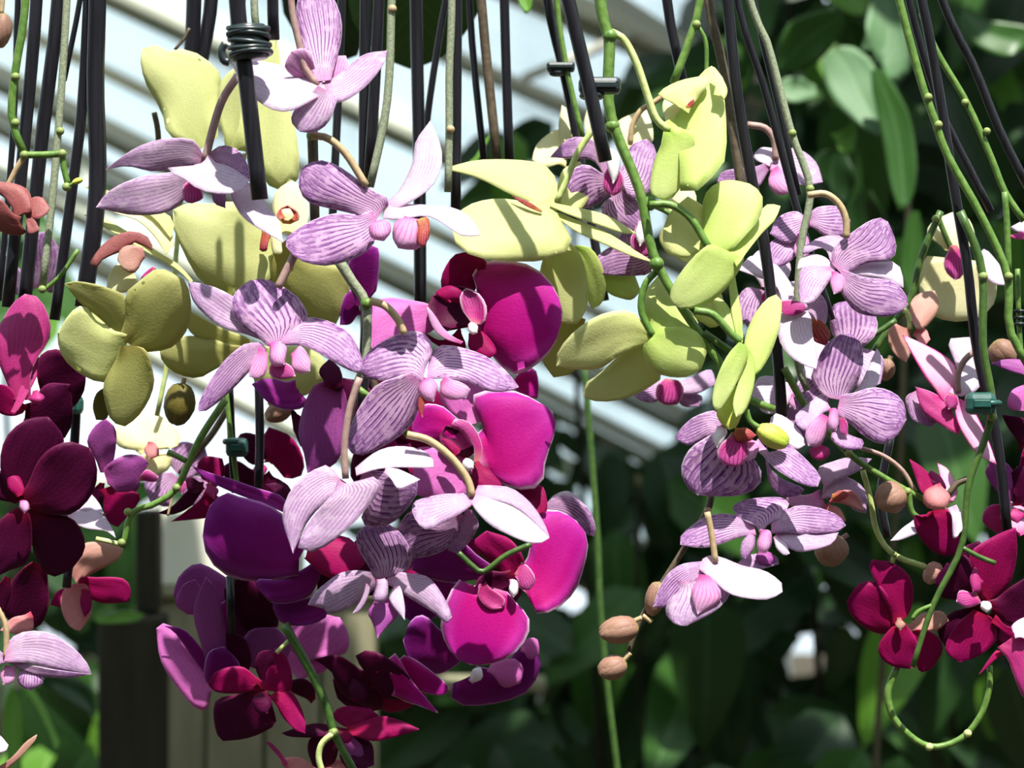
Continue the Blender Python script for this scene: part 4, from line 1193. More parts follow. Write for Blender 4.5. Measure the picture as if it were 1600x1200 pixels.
flower('magenta orchid flower with a round hanging petal, lowest of the bright magenta ones', G6, 'magenta', 0.2, [
    ("815 920 815 900 828 860 832 815 846 799 875 799 900 815 916 837 917 862 907 902 898 924 882 941 867 953 838 958", dict(ty=0.2, cup=0.3)),
    ("770 918 735 922 718 905 700 932 688 972 695 1003 712 1027 735 1039 765 1038 795 1028 818 1005 828 982 824 960 805 942", dict(ty=0.1, cup=0.3, dd=-0.9)),
    ("835 808 812 782 803 765 825 757 847 760 854 780 853 800", sep(0.4, m='crimson')),
    ("765 895 720 842 680 830 652 860 642 890 680 907 722 910", dict(ty=-0.4, m='purple', dd=0.9)),
    ("722 920 690 905 652 895 632 915 655 940 695 952 722 940", dict(ty=-0.5, m='purple', dd=1.1)),
    ("802 905 770 882 740 850 760 830 800 845 820 880", sep(0.3, m='crimson', ty=-0.2)),
    ("802 900 770 893 748 905 743 930 765 950 795 948 815 925", lip('wine', -0.6, cup=-0.6)),
    ("755 912 747 930 765 951 784 949 788 935 770 922", lobe('rose', -1.2, cup=-0.4)),
    ("808 895 815 880 830 892 835 908 825 921 812 917", lobe('magenta_lip', -1.2)),
    ("798 905 795 922 802 934 810 925 808 908", colm('white_column', -1.5))])
flower('deep purple orchid flower with one broad violet petal, left of the pale hanging petals', G6, 'purple', 0.5, [
    ("470 868 452 830 440 802 410 785 375 776 350 770 328 790 317 825 320 860 340 890 370 905 410 909 445 900 477 885", dict(ty=-0.1, cup=0.35)),
    ("452 800 440 776 400 762 360 748 325 738 299 727 320 748 360 768 400 783", dict(n='sepal', ty=0.2, dd=0.2)),
    ("502 878 497 905 485 930 460 940 425 941 405 920 400 905 440 905 472 890", sep(0.5, ty=0.0)),
    ("505 930 512 960 490 975 465 978 440 972 428 950 430 938 467 937", sep(0.9, ty=0.0)),
    ("485 870 515 845 545 868 528 915 495 940 495 905", dict(ty=-0.3, dd=0.6, m='wine')),
    ("480 862 505 838 550 845 568 880 540 905 500 895", lip('crimson', -0.2)),
    ("455 800 435 780 415 757 445 755 460 780", sep(0.5, m='wine'))])
flower('violet orchid sepal and dark throat seen between the striped flowers', G6, 'purple', 2, [
    ("522 600 495 602 480 620 470 650 466 680 475 710 480 739 505 736 528 720 538 690 541 630", dict(ty=-0.1, cup=0.45, m='mauve')),
    ("462 602 420 590 393 600 420 630 455 641 482 630", sep(0.7, m='purple')),
    ("512 605 500 580 515 563 532 580 535 610", lip('wine', -0.3)),
    ("470 650 455 640 458 670 472 700", sep(0.9, m='wine'))])
flower('dark violet orchid petals behind the upper striped flower', G6, 'purple', 5, [
    ("565 478 546 445 547 402 570 384 591 388 592 420 588 455 577 464", dict(ty=-0.3)),
    ("562 485 548 505 532 508 534 475 546 452 562 462", dict(ty=-0.2, dd=0.5)),
    ("800 600 815 580 835 577 842 600 840 622 815 618", dict(ty=0.2, m='magenta', dd=2.5))])
flower('dark violet orchid flower with a small pink lip, below the magenta ones', G6, 'purple', 7, [
    ("705 1005 665 963 642 970 630 1000 640 1035 665 1052 692 1052 722 1030", dict(ty=-0.3)),
    ("750 1055 715 1053 704 1075 708 1098 740 1103 790 1096 825 1080 845 1045 841 1015 815 1008 788 1040", dict(ty=-0.2)),
    ("765 1042 785 1033 805 1030 816 1045 811 1066 790 1073 775 1060", lip('pink_purple', -0.9)),
    ("815 1012 822 1000 838 1000 841 1020 828 1030", lobe('pink_purple', -0.9)),
    ("735 1065 740 1048 750 1045 752 1060", colm('white_column', -1.2))])
G7 = 'dark red and violet orchid flowers at the bottom'
flower('violet petal and dark flower at the lower left, with a pointed outer petal', G7, 'purple', 4, [
    ("330 1082 322 1040 290 995 258 974 244 982 250 1030 270 1065 300 1102 313 1110 330 1104", dict(ty=0.1, m='pink_purple', cup=0.3)),
    ("332 1062 312 1000 303 950 322 900 342 930 352 990 352 1042", dict(ty=-0.4, dd=0.3, m='mauve')),
    ("338 1070 310 1040 275 990 256 977 290 985 320 1020 345 1050", dict(ty=-0.4, dd=0.4)),
    ("345 1060 340 1010 355 985 385 1000 390 1045", dict(ty=-0.4, dd=0.6, m='wine')),
    ("405 1000 365 965 350 920 380 900 425 930 435 975", dict(ty=-0.5, dd=1.0, m='wine')),
    ("300 960 275 945 285 915 305 905 318 930", dict(ty=-0.3, dd=1.2, m='mauve')),
    ("345 1080 320 1060 325 1020 350 1010 375 1040 365 1080", dict(ty=-0.4, dd=0.2)),
    ("400 1045 375 1020 390 985 430 980 455 1010 435 1040", dict(ty=-0.3, dd=0.8, m='mauve')),
    ("350 1062 345 1050 358 1040 372 1050 365 1064", lip('mauve', -0.3))])
flower('crimson orchid flower with petals spread, low left of centre', G7, 'crimson', 2, [
    ("412 1078 370 1085 340 1092 333 1112 338 1145 348 1158 380 1155 410 1145 432 1125", dict(ty=-0.4, m='wine')),
    ("415 1078 418 1040 430 1013 447 1025 457 1060 450 1082", dict(ty=0.0)),
    ("425 1085 455 1080 475 1120 477 1146 460 1140 440 1117", dict(ty=0.2)),
    ("410 1072 380 1042 340 1048 325 1070 340 1082 380 1083", dict(ty=-0.2)),
    ("415 1075 400 1045 405 1020 425 1015 430 1045", dict(ty=-0.3, m='wine', dd=0.3)),
    ("412 1080 395 1090 400 1112 418 1115 425 1095", lip('wine', -0.7))])
flower('mauve orchid petals behind the dark green bottom stem', G7, 'mauve', 9, [
    ("470 1025 440 1000 460 975 500 960 530 965 544 990 541 1020 505 1027", dict(ty=0.2, m='pink_purple')),
    ("460 1055 442 1012 472 1000 505 1010 512 1045 480 1057", dict(ty=0.3, m='pink_purple')),
    ("490 1095 455 1080 450 1065 475 1060 492 1075", dict(ty=-0.3, m='wine'))])
flower('wine red orchid flower with one pink-rimmed petal, bottom centre', G7, 'wine', 5, [
    ("582 1062 530 1025 490 1030 518 1050 530 1080 560 1100 602 1106", dict(ty=-0.4)),
    ("585 1062 555 1030 572 1016 602 1025 642 1060 640 1090 602 1092", dict(ty=-0.4, dd=-0.2)),
    ("618 1075 603 1045 615 1020 640 1060 660 1085 684 1114 652 1102 627 1092", dict(ty=0.2, m='magenta', dd=-0.6)),
    ("617 1052 628 1025 647 1030 682 1055 702 1075 690 1087 650 1077", dict(ty=0.0, m='magenta', dd=0.3)),
    ("592 1050 575 1025 570 1018 590 1020 612 1045", dict(ty=0.1, m='crimson', dd=-0.5)),
    ("585 1065 545 1050 520 1062 530 1095 570 1112 610 1100", dict(ty=-0.4, dd=0.5)),
    ("590 1065 630 1060 665 1085 640 1105 600 1110", dict(ty=-0.3, dd=0.4, m='crimson')),
    ("555 1095 545 1080 552 1062 570 1075 572 1098", lip('wine', -0.6))])
flower('wine red orchid flower with flat spread petals at the bottom edge', G7, 'wine', 3.5, [
    ("545 1142 500 1130 470 1135 440 1145 455 1151 500 1152", dict(ty=0.4)),
    ("545 1142 590 1120 620 1124 655 1140 620 1151 580 1158", dict(ty=0.4, m='crimson')),
    ("532 1150 490 1150 480 1170 490 1200 522 1192", dict(ty=-0.4)),
    ("545 1150 565 1165 566 1186 545 1192 533 1170", dict(ty=-0.2, m='mauve')),
    ("545 1140 520 1120 535 1104 580 1108 592 1125", sep(0.4, m='crimson')),
    ("545 1145 530 1180 550 1205 585 1195 580 1160", sep(0.5, m='wine')),
    ("540 1142 530 1150 535 1162 547 1160 550 1148", lip('crimson', -0.5))])
flower('salmon pink orchid flower cut by the bottom edge below the crimson one', G7, 'salmon', 4, [
    ("445 1198 432 1178 414 1158 427 1163 448 1190", dict(ty=0.3, m='rose')),
    ("452 1205 438 1188 470 1184 492 1200 482 1218", dict(ty=0.8)),
    ("500 1210 510 1192 545 1188 560 1205 530 1218", dict(ty=0.8))])

flower('shaded wine orchid flower deep between the middle striped flowers', G7, 'wine', 7, [
    ("600 640 570 600 535 590 520 640 540 690 585 695", dict(ty=-0.2)),
    ("605 640 620 595 665 590 705 640 680 700 620 680", dict(ty=-0.2, m='crimson')),
    ("600 645 640 690 650 750 600 780 550 750 560 690", dict(ty=-0.3)),
    ("598 640 560 590 575 540 640 545 650 610", sep(0.4)),
    ("640 680 690 680 720 720 690 760 640 740", sep(0.6, m='crimson')),
    ("600 640 590 655 600 668 612 658", lip('crimson', -0.6))],
    "575 560 585 600 598 636", pm='stem_brown')
flower('shaded crimson orchid flower deep behind the small bottom striped flower', G7, 'wine', 7, [
    ("640 880 600 850 560 840 540 880 560 920 610 910", dict(ty=-0.2)),
    ("650 880 670 840 710 820 750 850 740 890 690 900", dict(ty=-0.1, m='crimson')),
    ("645 888 680 910 690 950 660 980 630 960 625 920", dict(ty=-0.3, m='purple')),
    ("640 880 620 840 640 800 680 800 690 830 665 860", sep(0.4, m='wine')),
    ("640 890 610 920 580 930 540 925 530 900 580 895", dict(ty=-0.3)),
    ("643 880 633 895 645 905 656 893", lip('crimson', -0.6))],
    "700 790 680 830 645 878", pm='stem_brown')
flower('shaded dark plum orchid flower under the broad violet petal', G7, 'wine', 6, [
    ("385 930 350 900 310 880 280 900 270 930 290 950 340 945", dict(ty=-0.3, m='mauve')),
    ("390 930 400 890 440 880 470 910 450 950 415 950", dict(ty=-0.3)),
    ("385 935 420 960 430 1000 400 1030 370 1010 368 965", dict(ty=-0.3)),
    ("380 932 330 950 310 990 330 1030 365 1010 380 970", dict(ty=-0.4, m='purple')),
    ("390 925 370 890 380 860 420 860 420 900", sep(0.4)),
    ("388 930 378 945 390 957 402 945", lip('crimson', -0.6))],
    "362 880 370 905 385 928", pm='stem_brown')

flower('blurred greyish mauve orchid flower behind the bent green side stem', G7, 'mauve', 14, [
    ("275 745 240 735 225 755 235 785 265 790", dict(ty=0.2, m='stripe')),
    ("280 742 262 715 285 690 320 700 325 730 300 745", dict(ty=0.2, m='stripe')),
    ("285 748 315 745 335 765 320 790 290 785", dict(ty=0.0, m='stripe')),
    ("280 745 272 760 285 772 293 758", lip('magenta_lip', -0.6))],
    "355 640 330 680 300 715 282 740", pm='stem_brown')

G8 = 'dark red orchid flowers on the left'
flower('dark red orchid flower with one lit crimson petal, at the left edge', G8, 'wine', 1, [
    ("35 625 10 592 -4 560 -6 520 5 500 20 475 40 460 55 462 70 480 79 510 75 535 60 557 45 592", dict(ty=0.1, m='rose', cup=0.35)),
    ("62 605 60 562 85 545 120 560 133 585 130 612 110 640 80 642", dict(ty=-0.4, dd=0.4)),
    ("20 645 35 600 60 558 64 570 52 600 32 635", dict(n='sepal', ty=0.3, m='rose', dd=-0.4)),
    ("42 645 70 602 110 600 113 660 92 690 52 682 32 662", dict(ty=-0.4, dd=0.5)),
    ("40 640 20 650 -5 640 -8 600 15 605", dict(ty=-0.3, m='crimson', dd=0.2)),
    ("55 610 45 625 62 632 70 620", colm('rose', -0.6))])
flower('large dark wine orchid flower facing us at the left edge', G8, 'wine', -2, [
    ("38 787 10 762 0 722 10 682 40 656 75 652 95 675 98 700 70 732 50 762", dict(ty=-0.2)),
    ("42 787 50 742 70 707 105 690 140 700 151 730 145 770 115 802 80 802", dict(ty=-0.3, dd=-0.3)),
    ("46 796 80 803 110 808 128 830 132 860 110 890 80 900 57 872 47 832", dict(ty=-0.4)),
    ("35 797 48 820 50 850 40 880 15 890 -8 902 -12 852 0 812", dict(ty=-0.2, m='wine', dd=-0.2)),
    ("30 782 5 782 -12 772 -12 742 10 735 27 762", dict(ty=-0.1)),
    ("32 775 15 765 12 742 28 745 38 765", lip('crimson', -0.7)),
    ("33 782 30 792 38 802 46 795 43 783", colm('pink_lip', -1.1))])
flower('dark wine orchid flower below the large one at the left edge', G8, 'wine', 1.5, [
    ("62 882 32 892 10 922 6 960 30 980 60 980 75 950 75 912", dict(ty=-0.4)),
    ("12 902 -10 922 -12 960 5 957 17 927", dict(ty=-0.3)),
    ("50 960 20 965 0 985 20 990 50 985", dict(ty=0.2, m='salmon', dd=0.5))])
flower('dusty purple red orchid flower beside the small white petals', G8, 'wine', 5, [
    ("165 738 150 717 136 690 148 667 165 654 180 670 181 700 174 732", dict(ty=-0.2, m='mauve')),
    ("165 745 170 725 195 711 222 713 232 725 220 745 215 765 190 777", dict(ty=-0.2, m='mauve', dd=-0.2)),
    ("165 762 200 766 220 775 205 800 185 823 170 815 162 792", dict(ty=-0.2, m='crimson')),
    ("218 748 230 735 246 745 240 753", lip('magenta_lip', -0.3)),
    ("160 755 145 765 142 785 155 790 165 775", dict(ty=-0.3))])
flower('dusty rose orchid flower hanging over the dark post', G8, 'mauve', 6, [
    ("117 907 117 872 130 850 160 847 192 855 187 872 152 892", dict(ty=0.1, m='dusty')),
    ("123 910 140 903 190 903 204 920 201 940 160 942 135 930", dict(ty=-0.1, m='crimson')),
    ("120 912 105 915 95 935 98 960 110 980 125 986 140 966 144 940 136 916", dict(ty=0.2, m='salmon', dd=-0.3)),
    ("130 920 125 940 132 965 143 950 142 925", sep(-0.6, m='crimson', cup=0.5)),
    ("110 915 88 925 78 945 95 948 110 935", dict(m='crimson', ty=0.0))])
flower('crimson orchid flower behind the green side stem at left', G8, 'crimson', 7, [
    ("322 752 308 728 322 713 347 717 351 740 337 762", dict(ty=0.1)),
    ("318 760 295 765 270 790 245 802 270 804 300 790", dict(ty=0.0, m='wine')),
    ("327 765 302 790 267 815 300 812 335 806 348 782", dict(ty=-0.2)),
    ("318 757 298 745 290 752 295 770 312 770", dict(ty=0.2, m='wine')),
    ("325 755 322 770 335 780 342 765", lip('rose', -0.5))])
flower('shaded dark red orchid flower behind the stakes left of centre', G8, 'wine', 10, [
    ("425 722 408 692 420 668 452 680 472 710 472 742 442 747", dict(ty=-0.1, m='crimson')),
    ("402 742 370 720 345 730 360 760 402 767", dict(ty=-0.3)),
    ("432 702 402 680 375 678 368 700 397 727", dict(ty=-0.1)),
    ("415 740 400 765 420 790 450 780 445 755", dict(ty=-0.2)),
    ("405 720 395 735 410 745 418 732", lip('rose', -0.5))])
flower('half open maroon orchid flower at the left edge below the green twig', G8, 'maroon', -2, [
    ("28 338 10 312 -8 297 -8 285 20 287 45 300 49 330", dict(ty=0.3, m='maroon', cup=0.5)),
    ("30 347 0 310 -14 330 -8 356 20 368 42 363", dict(ty=-0.4, m='maroon', cup=0.6, dd=-0.3)),
    ("40 337 48 312 65 309 77 325 72 336 55 343", dict(ty=0.4, m='maroon', dd=0.2)),
    ("42 344 52 342 63 359 45 366", dict(m='maroon'))])

G9 = 'magenta and crimson orchid flowers on the right'
flower('pink orchid flower with magenta-edged petals beside the right green clip', G9, 'rim_pink', 2, [
    ("1480 622 1455 602 1437 575 1422 548 1410 524 1440 537 1470 553 1493 573 1493 602", dict(ty=0.5)),
    ("1492 617 1496 580 1482 535 1500 529 1520 528 1532 575 1531 605 1512 616", dict(ty=0.8, m='pale')),
    ("1482 627 1455 612 1430 604 1440 640 1465 661 1495 678 1503 676 1492 647", dict(ty=0.2, m='rose', dd=-0.2)),
    ("1495 627 1520 640 1545 690 1557 726 1530 712 1510 687 1495 657", dict(ty=0.5, dd=-0.3)),
    ("1428 612 1415 625 1425 655 1455 668 1465 650", dict(ty=0.3, m='stripe', dd=0.6)),
    ("1485 615 1475 622 1482 640 1495 635 1497 620", lip('magenta_lip', -0.6))],
    "1497 612 1497 585 1508 562 1528 545", pm='stem_mauve', pw=10)
flower('crimson orchid flower with pointed petals and a coral bud-like centre, right', G9, 'crimson', 0, [
    ("1458 782 1440 770 1430 745 1421 718 1440 730 1457 752", dict(ty=0.3)),
    ("1477 782 1470 750 1465 724 1482 735 1496 765 1487 786", dict(ty=0.6, m='rim_pink')),
    ("1462 760 1450 745 1455 735 1470 745 1478 765", dict(ty=0.1, dd=0.3, m='wine')),
    ("1462 797 1440 812 1428 800 1432 830 1455 860 1480 870 1500 860 1497 830 1482 800", dict(ty=-0.1)),
    ("1435 808 1410 825 1391 845 1410 843 1437 829", dict(ty=0.4, m='pale', dd=0.4)),
    ("1487 792 1502 802 1515 785 1502 830 1490 841", dict(ty=0.5, m='pale')),
    ("1462 757 1445 767 1442 785 1455 796 1478 796 1486 780 1478 765", lip('salmon', -0.8, cup=0.9))],
    "1512 748 1495 756 1482 772", pm='stem_brown', pw=10)
flower('tan pink wilted orchid flower right of the bold striped one', G9, 'dusty', 5, [
    ("1420 500 1423 472 1440 458 1460 455 1467 475 1455 502 1435 516", dict(ty=0.6)),
    ("1417 512 1395 505 1388 530 1400 556 1416 566 1427 540", dict(ty=0.2)),
    ("1428 520 1445 514 1453 530 1440 542", dict(ty=0.6, m='salmon'))],
    "1412 480 1420 495 1422 515", pm='stem_pale', pw=8)
flower('dusky crimson orchid flower with round petals, lower right', G9, 'crimson', 1.5, [
    ("1403 972 1385 945 1370 915 1358 885 1362 875 1395 880 1420 900 1427 930 1420 957", dict(ty=-0.1, dd=-0.2)),
    ("1400 972 1380 990 1350 980 1330 960 1323 940 1340 915 1365 908 1387 930", dict(ty=-0.2)),
    ("1405 976 1385 990 1372 1010 1378 1030 1400 1043 1425 1045 1435 1015 1427 990", dict(ty=-0.2, dd=-0.3)),
    ("1420 982 1440 960 1470 955 1482 970 1457 987", dict(ty=0.2, m='dusty')),
    ("1425 987 1450 985 1470 1000 1471 1020 1455 1045 1435 1046", dict(ty=-0.3)),
    ("1405 965 1398 976 1407 985 1415 976", lip('dusty', -0.6))])
flower('large crimson orchid flower facing us at the lower right edge', G9, 'crimson', 0.5, [
    ("1532 935 1516 880 1520 858 1560 835 1587 825 1588 870 1572 922", dict(ty=-0.2, m='crimson')),
    ("1525 942 1500 937 1470 932 1462 905 1480 880 1510 868 1522 902", dict(ty=-0.3, m='wine')),
    ("1532 957 1500 970 1480 1000 1478 1020 1500 1035 1530 1025 1557 1000 1552 970", dict(ty=0.0)),
    ("1545 947 1575 920 1607 900 1614 960 1582 977", dict(ty=-0.3, m='wine')),
    ("1552 967 1580 980 1602 970 1612 1000 1590 1012 1570 992", dict(ty=-0.1)),
    ("1532 945 1488 915 1490 865 1530 845 1560 890 1560 930", dict(ty=-0.3, m='wine', dd=0.9)),
    ("1550 955 1590 930 1622 960 1615 1010 1575 1025 1550 990", dict(ty=-0.3, m='wine', dd=1.0)),
    ("1535 950 1490 955 1465 985 1480 1015 1520 1010 1545 980", dict(ty=-0.3, m='wine', dd=1.0)),
    ("1528 930 1500 922 1494 940 1510 950 1532 942", lip('magenta_lip', -0.7)),
    ("1533 905 1525 885 1515 905 1520 925 1532 925", lobe('rose', -0.7)),
    ("1534 940 1532 950 1542 958 1550 950 1546 940", colm('white_column', -1.1))])
flower('rose red orchid flower cut by the right edge near the bottom', G9, 'rose', -1.5, [
    ("1568 1005 1578 1040 1600 1092 1622 1085 1625 1005 1595 988", dict(ty=0.2)),
    ("1585 992 1582 977 1605 965 1622 985 1610 1000", dict(ty=1.0, m='pale', dd=-0.3)),
    ("1566 1022 1550 1035 1528 1055 1535 1045 1555 1018", sep(0.2, m='crimson'))])
flower('crimson orchid flower cut by the right edge above the large one', G9, 'crimson', 3, [
    ("1590 790 1575 750 1590 728 1622 738 1624 795", dict(ty=-0.2, m='wine')),
    ("1572 785 1548 755 1540 735 1550 718 1575 725 1590 760", dict(ty=-0.2, m='mauve')),
    ("1600 835 1562 812 1575 782 1612 802", dict(ty=0.5, m='rim_pink')),
    ("1598 700 1575 668 1566 648 1602 655 1622 685", dict(ty=-0.3, m='wine')),
    ("1575 790 1545 790 1535 815 1560 835 1595 825", dict(ty=-0.2, m='rose', dd=0.8)),
    ("1588 760 1600 700 1625 700 1630 770", dict(ty=-0.2, m='crimson', dd=0.8)),
    ("1585 795 1575 808 1590 818 1602 805", lip('rose', -0.6))])
flower('violet striped orchid petal at the right edge above the dark red ones', G9, 'mauve', 1, [
    ("1600 642 1575 636 1580 612 1602 600 1624 622", dict(ty=0.2, m='pink_purple')),
    ("1612 588 1580 581 1549 568 1570 562 1602 564 1624 576", dict(ty=0.5, m='mauve'))])
flower('sliver of a magenta orchid petal at the right edge beside the green stems', G9, 'magenta', 3, [
    ("1615 373 1588 374 1576 368 1600 363 1625 366", dict(ty=0.6, m='rose')),
    ("1620 350 1600 345 1578 355 1590 362 1615 362", dict(ty=0.6, m='pale', dd=0.6))])

# ------------------------------------------------------------------ buds
bud(967, 985, 22, 32, 80, -3, 'bud_tan', 'plump mauve-tan flower bud, upper of the two hanging at the lower centre right', "1003 965 992 970 985 978")
bud(957, 1044, 20, 24, 70, -3, 'bud_tan', 'lowest tan flower bud with a lit cleft at the end of the hanging stalk', "985 1020 976 1030 968 1038")
bud(1024, 936, 16, 28, 12, -2.5, 'bud_tan', 'narrow tan flower bud tucked behind the hanging white-petalled flower', "1018 972 1010 966 1004 962")
bud(1300, 860, 27, 26, 0, 2, 'bud_tan', 'round rosy tan flower bud below the wide lilac flower', "1325 835 1315 842 1305 850", pm='stem_mauve')
bud(1392, 778, 26, 25, 60, 0, 'bud_tan', 'large tan flower bud beside the pale green twig at right', "1372 785 1378 782 1385 780")
bud(1458, 896, 15, 19, 30, 1, 'dusty', 'small pink-tan flower bud at the end of the crooked twig, lower right', "1440 882 1446 886 1452 892")
bud(1207, 682, 18, 28, 120, -4.5, 'bud_green', 'bright yellow-green flower bud at the tip of the thick spike', "1166 640 1172 658 1186 668 1195 674", pm='stem_green', pw=9)
bud(2, 48, 17, 28, 8, -3, 'bud_tan', 'grey-brown flower bud at the top of the left edge', "4 -20 4 0 2 22")
bud(1568, 552, 22, 24, -40, 4, 'bud_tan', 'mauve-brown flower bud beside the right green stem', "1590 530 1585 536 1578 544")
bud(1385, 578, 14, 18, 10, 8, 'bud_tan', 'small ochre flower bud behind the tan pink wilted flower', "1392 556 1390 562 1387 568")
bud(281, 632, 25, 34, 8, 4, 'bud_olive', 'dark olive hanging flower bud under the yellow petals at left', "288 590 286 600 283 610")
bud(436, 643, 17, 24, 60, 9, 'bud_tan', 'tan flower bud in the gap under the yellow petals left of centre', "420 628 425 633 430 638")
bud(121, 283, 5, 9, 70, -1, 'bud_green', 'tiny green bud on the zigzag twig at the left', "108 290 113 287 118 284", pw=5, pm='stem_green')


# ------------------------------------------------------------------ stakes
LS = 'black plastic stakes'
stake("66 -260 57 0 40 200 12 480", 2, 20, 'thick black stake second from the left edge, crossing the zigzag twig')
stake("100 -260 91 0 66 210 35 500", 3, 22, 'thick grey-black stake third from the left edge, beside the tan spike')
stake("40 -260 28 0 20 215 -2 470", 6, 10, 'thin black stake nearest the left edge')
stake("140 -120 125 0 100 126", 5, 9, 'short thin black stake slanting left, ending beside the grey stake')
stake("150 -260 138 0 128 170 112 300 85 500", 5, 17, 'thin black stake left of the thickest left one')
stake("152 -260 152 0 149 130 152 300 130 480", 4, 28, 'thickest black stake of the left group', )
stake("306 -260 303 0 298 95 290 200", 10, 24, 'dark stake behind the notched yellow petal, left of its twin')
stake("345 -260 330 0 312 110 300 220", 10.5, 22, 'dark stake behind the notched yellow petal, right of its twin')
stake("296 44 288 60 273 78", 9, 5, 'thin dark twig slanting over the notched yellow petal', mat='stem_brown', name='twig', cat='twig', group='short twigs')
stake("241 176 246 200 248 224", 9, 9, 'short cut twig left of the notched yellow petal', mat='stem_brown', name='twig', cat='twig', group='short twigs')
stake("356 -260 370 0 388 150 406 312", -7, 26, 'front black stake with a cut end, tied at the top left', d1=-6.5)
stake("385 -260 372 0 372 55", -5.8, 24, 'short black stake beside the front one, bound with black ties')
stake("424 -260 426 0 428 62", -4, 18, 'black stake right of the tied bundle at the top left')
stake("536 -260 534 0 520 330 512 480", 9, 13, 'thin dark stake behind the topmost striped flower')
stake("574 -260 571 0 569 300 572 520", 7, 18, 'black stake left of the two grey ones, upper centre')
stake("598 -260 592 0 577 280", 6, 18, 'grey glinting stake in the upper centre beside the mottled spike')
stake("648 -260 650 0 655 250 657 500", 11, 20, 'dark stake running down behind the raised white sepal')
stake("720 -100 691 30 662 235 655 420", 12, 11, 'thin dark stake slanting left behind the raised white sepal')
stake("712 -260 714 0 712 335", 5, 16, 'black stake directly right of the pale jointed spike')
stake("725 -260 735 30 757 260", 11, 11, 'thin dark stake left of the brown-green one, top centre')
stake("740 -260 752 0 778 262", 10, 15, 'brown-green stake in the top centre', mat='stem_brown')
stake("785 -260 788 0 796 262", 10, 15, 'straight black stake right of the brown-green one, top centre')
stake("840 -180 855 0 880 110 902 222 945 470", 9, 14, 'black stake with a small clip holding a thin green stem')
stake("830 -260 888 0 920 135 946 252", -5.5, 22, 'front black stake with a hollow cut end, clipped to the thick green spike')
stake("1020 -260 1042 0 1066 125 1085 250", 6, 16, 'black stake left of the folded yellow flower, upper right')
stake("1078 -260 1106 0 1132 115 1162 320", 6, 15, 'brown-black stake behind the folded yellow flower', mat='stem_brown')
stake("1105 -260 1136 0 1152 150 1176 290 1197 400 1214 545 1222 650", 0.8, 18, 'long black stake running down to the striped flowers at right')
stake("1115 -260 1152 0 1192 130 1228 262 1252 350 1300 500", 4, 12, 'thin black stake right of the long one, upper right')
stake("1140 -260 1178 0 1215 160 1248 305", 5, 10, 'thin dark stake between two thin ones beside the grey-green spike')
stake("1380 -260 1440 0 1463 120 1490 290 1512 420 1526 545 1558 690 1574 830", 1, 16, 'long black stake passing the green clip at right')
stake("1370 -260 1420 0 1470 170 1508 250 1548 330", 3, 12, 'thin black stake ending in a frayed dark tip at right')
stake("1390 -260 1472 0 1522 105 1562 205 1610 300", 2, 14, 'black stake slanting to the right edge at the top right')
stake("115 590 119 640 112 760", 6, 15, 'short length of black stake beside the dark red petals at left')
stake("404 590 406 680 404 765", 6, 14, 'black stake with a pale glint left of the violet sepal')
stake("358 600 362 690 368 770", 7, 13, 'black stake with a green stem clipped to it, left of centre')
stake("574 470 570 545 566 640", 1, 17, 'dark upright stake behind the middle striped flowers')
stake("360 900 362 990", 3, 14, 'cut end of a black stake among the dark purple petals')
stake("108 870 104 918", 5, 14, 'short black stake end above the dusty rose flower')
stake("1392 680 1376 770 1386 840", 4, 13, 'short dark stake behind the tan bud at right')


# ------------------------------------------------------------------ spikes and side stems
spike("50 -260 40 0 24 110 18 185 38 240", -0.5, 13, 'bright green zigzag spike with yellow nodes at the left edge', nodes=[(24, 120, -0.6), (24, 192, -0.6), (38, 242, -0.6), (97, 240, -0.6), (104, 292, -0.6)],
      twigs=[("38 242 66 242 97 240", -0.5, 11), ("97 240 100 262 106 288", -0.5, 10), ("38 244 25 265 10 295", -0.5, 9, 'stem_tan')])
spike("118 -260 100 80 88 240 80 330 66 450", 1.5, 12, 'tan grey spike crossing the left black stakes', mat='stem_grey', nodes=[(94, 205, 1.4), (66, 452, 1.4)], twigs=[("66 455 95 430 122 390", 1.6, 7, 'stem_green')])
spike("392 -260 397 0 402 60", -4.5, 12, 'tan spike bound into the tied bundle at the top left', mat='stem_grey')
spike("628 -260 612 0 610 85 602 180 578 292", 4, 13, 'mottled grey-green spike in the upper centre', mat='stem_grey', nodes=[(613, 14, 3.9)], nodemat='stem_tan')
spike("706 -260 706 0 702 110 702 200 700 300", 3.5, 12, 'pale jointed spike right of the raised white sepal', mat='stem_grey', nodes=[(704, 202, 3.3)], nodemat='stem_tan')
spike("488 205 490 270 492 345", -1, 17, 'dark upper part of the central spike below the topmost flower', mat='stem_brown', nodes=[(488, 212, -1.5)], nodemat='stem_green', w1=15)
spike("528 405 550 440 572 478 571 560 556 605 545 660", -2, 17, 'jointed grey-green central spike between the striped flowers', mat='stem_grey', w1=11, nodes=[(573, 474, -2.2)], nodemat='stem_green',
      twigs=[("556 605 600 640 640 682", -2, 12, 'stem_green'), ("715 862 738 884 756 893 790 868 830 850", -1.2, 9, 'stem_dark')])
spike("862 -180 870 0 886 110 912 220", 8, 9, 'thin green stem clipped to the black stake, top centre right')
spike("925 -260 938 0 952 60 950 150 962 205 1000 300 1020 395 1062 475 1120 560 1150 612 1210 640", -2, 21, 'thick green spike carrying the yellow-green flowers', w1=12, d1=-2.5, mat='stem_green',
      nodes=[(953, 56, -2.2), (957, 197, -2.2), (1015, 318, -2.2), (1026, 412, -2.4)], nodemat='stem_green', twigs=[("1100 520 1135 545 1160 560", -2.6, 12, 'stem_dark')])
spike("1115 -180 1094 0 1078 60 1052 130", -0.5, 13, 'green side spike ending behind the folded yellow flower', nodes=[(1088, 38, -0.6)], twigs=[("1090 40 1103 66 1104 116", -0.5, 7)])
